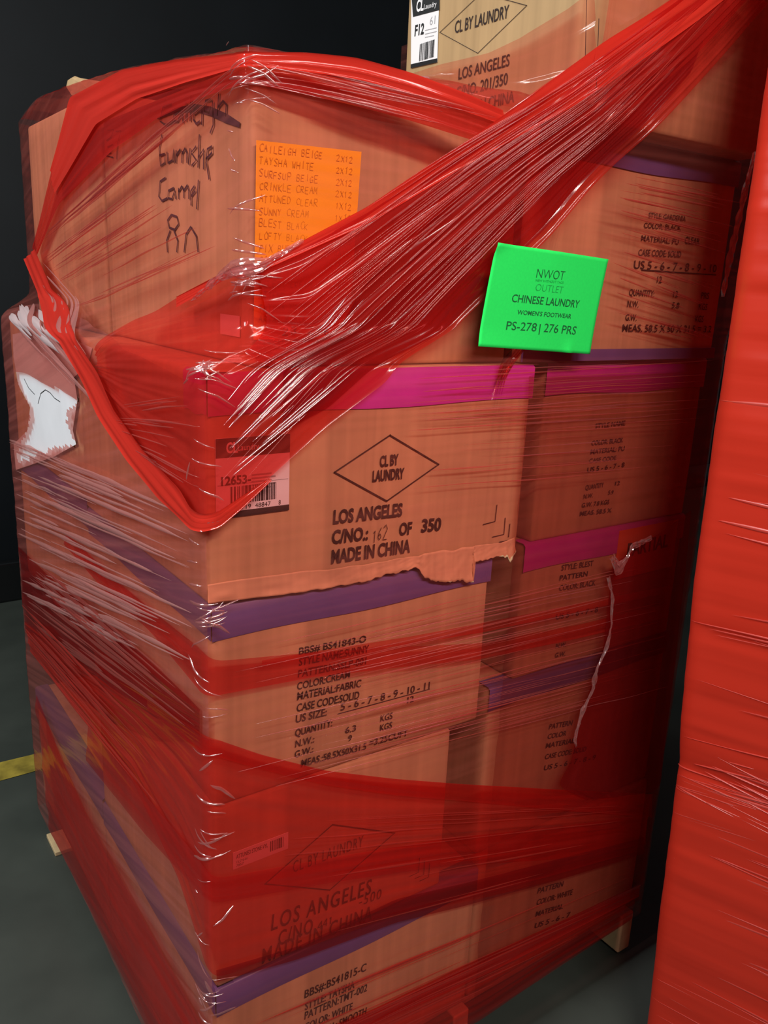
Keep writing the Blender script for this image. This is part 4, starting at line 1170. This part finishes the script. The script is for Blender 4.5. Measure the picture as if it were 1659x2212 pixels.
# little cross creases on the near corner, where every turn of film bunches up
r_ = random.Random(4)
cl = []
for z in np.concatenate([np.linspace(0.14, 1.35, 42), np.linspace(1.46, 1.75, 14), [1.07] * 8, [0.45] * 10, [0.73] * 6, [1.39] * 16, [1.50] * 18, [1.72] * 10]):
    z = z + r_.uniform(-0.012, 0.012)
    a = r_.uniform(-0.03, 0.004)
    cl.append((a, z + r_.uniform(-0.018, 0.018), a + r_.uniform(0.008, 0.04), z + r_.uniform(-0.018, 0.018), r_.uniform(0.002, 0.005), r_.uniform(0.001, 0.0025)))
ridges(cl, M['crumple'], n=14, base=0.014)
# crumpled knots: where the swath crosses the corner, and the tear in the loose film
def crumple(path, wid, mat, name, seed=0, base=0.014, amp=0.006, n=70, m=10):
    p = np.array(path, float)
    d = np.concatenate([[0], np.cumsum(np.linalg.norm(np.diff(p, axis=0), axis=1))])
    u = np.linspace(0, d[-1], n)
    c = np.stack([np.interp(u, d, p[:, k]) for k in (0, 1)], -1)
    t = np.gradient(c, axis=0)
    t /= np.linalg.norm(t, axis=1, keepdims=True) + 1e-9
    nn = np.stack([-t[:, 1], t[:, 0]], -1)
    w = np.interp(u, d, np.broadcast_to(wid, (len(p),))) * (1 + 0.5 * vnoise(u * 60, u * 0, seed))
    P = np.zeros((n, m, 3))
    UV = np.zeros((n, m, 2))
    for j in range(m):
        a = j / (m - 1) - 0.5
        ss = c + nn * (a * w)[:, None]
        h = amp * (0.5 + 0.5 * vnoise(u * 110, u * 0 + j * 0.9, seed + 2)) * (1 - (2 * a) ** 2 * 0.6)
        A, B = hull(ss[:, 0], ss[:, 1], base), hull(ss[:, 0], ss[:, 1], base + 0.01)
        P[:, j] = A + (B - A) * (h / 0.01)[:, None]
        UV[:, j] = np.stack([u, np.full(n, j * 0.003)], -1)
    return MB().quad_grid(P, UV).build(name, mat, wrap, smooth=False)


props(crumple([(0.8937, 1.0565), (0.8413, 1.0474), (0.8291, 1.0272), (0.809, 1.0075), (0.7857, 1.0375)], [0.008, 0.016, 0.014, 0.02, 0.012], M['crumple'], 'torn_film_edge', 1), 'curled scrap of film')
crumple([(0.7821, 0.9982), (0.8035, 0.9482), (0.8081, 0.8906), (0.8039, 0.8532), (0.7807, 0.8101), (0.7777, 0.7718), (0.7545, 0.7286), (0.7409, 0.6727), (0.7487, 0.6552)], [0.006, 0.008, 0.005, 0.010, 0.010, 0.016, 0.010, 0.005, 0.004], M['crumple'], 'torn_film_edge', 2)
crumple([(-0.1365, 1.4674), (-0.0467, 1.4999), (0.0, 1.513)] + [(0.0153, 1.5208), (0.04, 1.5332), (0.0649, 1.5485)], [0.005, 0.012, 0.016, 0.014, 0.010, 0.004], M['crumple'], 'bunched_film', 3, base=0.016, amp=0.005)
crumple([(0.9245, 1.5052), (0.9157, 1.5697), (0.9067, 1.6546), (0.8659, 1.737)], [0.01, 0.016, 0.014, 0.008], M['crumple'], 'bunched_film', 5)

gc = [(0.4146, 1.5638), (0.6436, 1.553), (0.6431, 1.4055), (0.4045, 1.4191)]


def gcurl(a, b):
    return 0.005 * math.exp(-((a - 0.78) / 0.04) ** 2) * max(0, (b - 0.86) / 0.14) + 0.004 * math.exp(-((a + b - 0.02) / 0.07) ** 2)


P = sheet([(a, 0.0, z) for a, z in gc], 40, 30, gcurl)
P[..., 1] += hullY(P[..., 0], P[..., 2]) - 0.024
gp = MB().quad_grid(P).build('paper_sign', M['green'], None, smooth=True, solid=0.0004)
props(gp, 'bright green paper sign with black print, taped over the red wrap', 'paper sign')


class WrapFace(Face):
    def p(s, a, z, out=0.0):
        return (a, float(hullY(a, z)) - 0.0248 - out, z)


fg = WrapFace('Y', 0.0)
for nm, mt, rr in (('sign_print', M['green_ink'], (('CHINESE LAUNDRY', (0.4578, 1.4836, 0.1403, -0.0401, 0.0109), 0.008), ("WOMEN'S FOOTWEAR", (0.472, 1.4659, 0.1128, -0.0391, 0.0064), 0.008), ('PS-278', (0.4546, 1.4434, 0.0598, -0.0372, 0.0121), 0.002), ('|', (0.5202, 1.4405, 0.0019, 0.0076, 0.0118), 0.0), ('276 PRS', (0.5296, 1.4406, 0.0719, -0.056, 0.0126), 0.002), ('NWOT', (0.497, 1.5193, 0.0567, -0.0195, 0.0129), -0.012))),
                   ('faded_print', M['green_ink_faint'], (('NEW WITHOUT TAGS', (0.4974, 1.514, 0.0569, -0.0217, 0.0034), 0.0), ('OUTLET', (0.4996, 1.5008, 0.0567, -0.0403, 0.0102), -0.012)))):
    mb = MB()
    for t, s, b in rr:
        fg.text(mb, t, s, b, 1.0, 0.0)
    mb.build(nm, mt, gp)


# ------------------------------------------------------------------ neighbouring wrapped pallet
wrap2 = empty('wrapped_pallet_load', (1.05, -0.6, 0), 'neighbouring pallet load wound in many opaque layers of bright red film', 'wrapped pallet')
ZE = [0.0, 0.10, 0.37, 0.648, 0.70, 0.76, 0.79, 1.046, 1.40, 1.72, 1.85, 2.15]
XE = [0.822, 0.815, 0.799, 0.786, 0.784, 0.772, 0.768, 0.744, 0.740, 0.736, 0.737, 0.74]
dirn = np.array([math.sin(math.radians(8)), -math.cos(math.radians(8))])
back = np.array([math.cos(math.radians(8)), math.sin(math.radians(8))])


def hull2(s, z, off=0.0):
    """s: 0 at the far corner, > 0 along the face turned to the aisle, < 0 along the hidden back face"""
    s, z = np.asarray(s, float), np.asarray(z, float)
    c = np.stack([np.interp(z, ZE, XE) + 0.012, np.full_like(z, -0.2)], -1)
    R = 0.032
    on = np.stack([-back[0] * off + 0 * z, -back[1] * off + 0 * z], -1)
    ob = np.stack([-dirn[0] * off + 0 * z, -dirn[1] * off + 0 * z], -1)
    fr = c + np.maximum(s, 0)[..., None] * dirn + on
    bk = c + np.maximum(-s, 0)[..., None] * back + ob
    o = np.where((s >= 0)[..., None], fr, bk)
    t = np.clip((s + R) / (2 * R), 0, 1)[..., None]
    bz = (c + R * back + ob) * (1 - t) ** 2 + (c + on + ob) * 2 * t * (1 - t) + (c + R * dirn + on) * t * t
    o = np.where((np.abs(s) < R)[..., None], bz, o)
    return np.concatenate([o, z[..., None]], -1)


sv2 = np.unique(np.concatenate([np.linspace(-0.9, -0.03, 10), np.linspace(-0.03, 0.03, 13), np.linspace(0.035, 0.95, 90)]))
zv2 = np.linspace(0.005, 2.15, 330)
S2, Z2_ = np.meshgrid(sv2, zv2, indexing='ij')
sl2 = np.interp(Z2_, [0, 0.7, 1.1, 1.5], [0.22, 0.14, 0.06, -0.02])
zc = Z2_ - sl2 * S2
rp = 0.0032 * (vnoise(S2 * 1.3, zc * 26, 51) * 0.6 + vnoise(S2 * 2, zc * 70, 52) * 0.35) + 0.004 * vnoise(S2 * 3, Z2_ * 6, 53)
A2, B2 = hull2(S2, Z2_, 0.0), hull2(S2, Z2_, 0.01)
P2 = A2 + (B2 - A2) * (rp * np.clip(np.abs(S2) / 0.05, 0.2, 1) / 0.01)[..., None]
MB().quad_grid(P2, np.stack([S2, zc], -1)).build('film_sheet', M['solid'], wrap2, smooth=True)
# remaining sides and top close the load
c_far = hull2(np.array([0.95]), np.array([1.0]))[0]
mb = MB()
pA = [hull2(np.array([s]), np.array([z]))[0] for s, z in ((0.95, 0.005), (0.95, 2.15), (-0.9, 2.15), (-0.9, 0.005))]
pD = pA[0] + np.array([back[0] * 0.9, back[1] * 0.9, 0])
pT = pA[1] + np.array([back[0] * 0.9, back[1] * 0.9, 0])
p0 = hull2(np.array([0.0]), np.array([2.15]))[0]
mb.poly([pA[0], pD, pT, pA[1]])
mb.poly([pD, pA[3], pA[2], pT])
mb.poly([p0, pA[1], pT, pA[2]])
mb.build('film_sheet', M['solid'], wrap2)
r_ = random.Random(8)
ln = []
for i in range(130):
    z = r_.uniform(0.1, 1.35) if i < 120 else r_.uniform(1.35, 1.9)
    s0 = r_.uniform(-0.01, 0.28)
    L = r_.uniform(0.08, 0.4)
    sl = float(np.interp(z, [0, 0.7, 1.1, 1.5], [0.22, 0.14, 0.06, -0.02])) + r_.uniform(-0.07, 0.07)
    w = r_.uniform(0.002, 0.007)
    ln.append((s0, z, s0 + L, z + sl * L, w, w * r_.uniform(0.12, 0.32)))
for i in range(40):
    z = r_.uniform(0.64, 0.76)
    s0 = r_.uniform(-0.01, 0.25)
    L = r_.uniform(0.04, 0.2)
    w = r_.uniform(0.002, 0.005)
    ln.append((s0, z, s0 + L, z + r_.uniform(-0.1, 0.25) * L, w, w * 0.7))
ridges(ln, M['solid_fold'], posf=hull2, n=18, parent=wrap2, base=0.001)
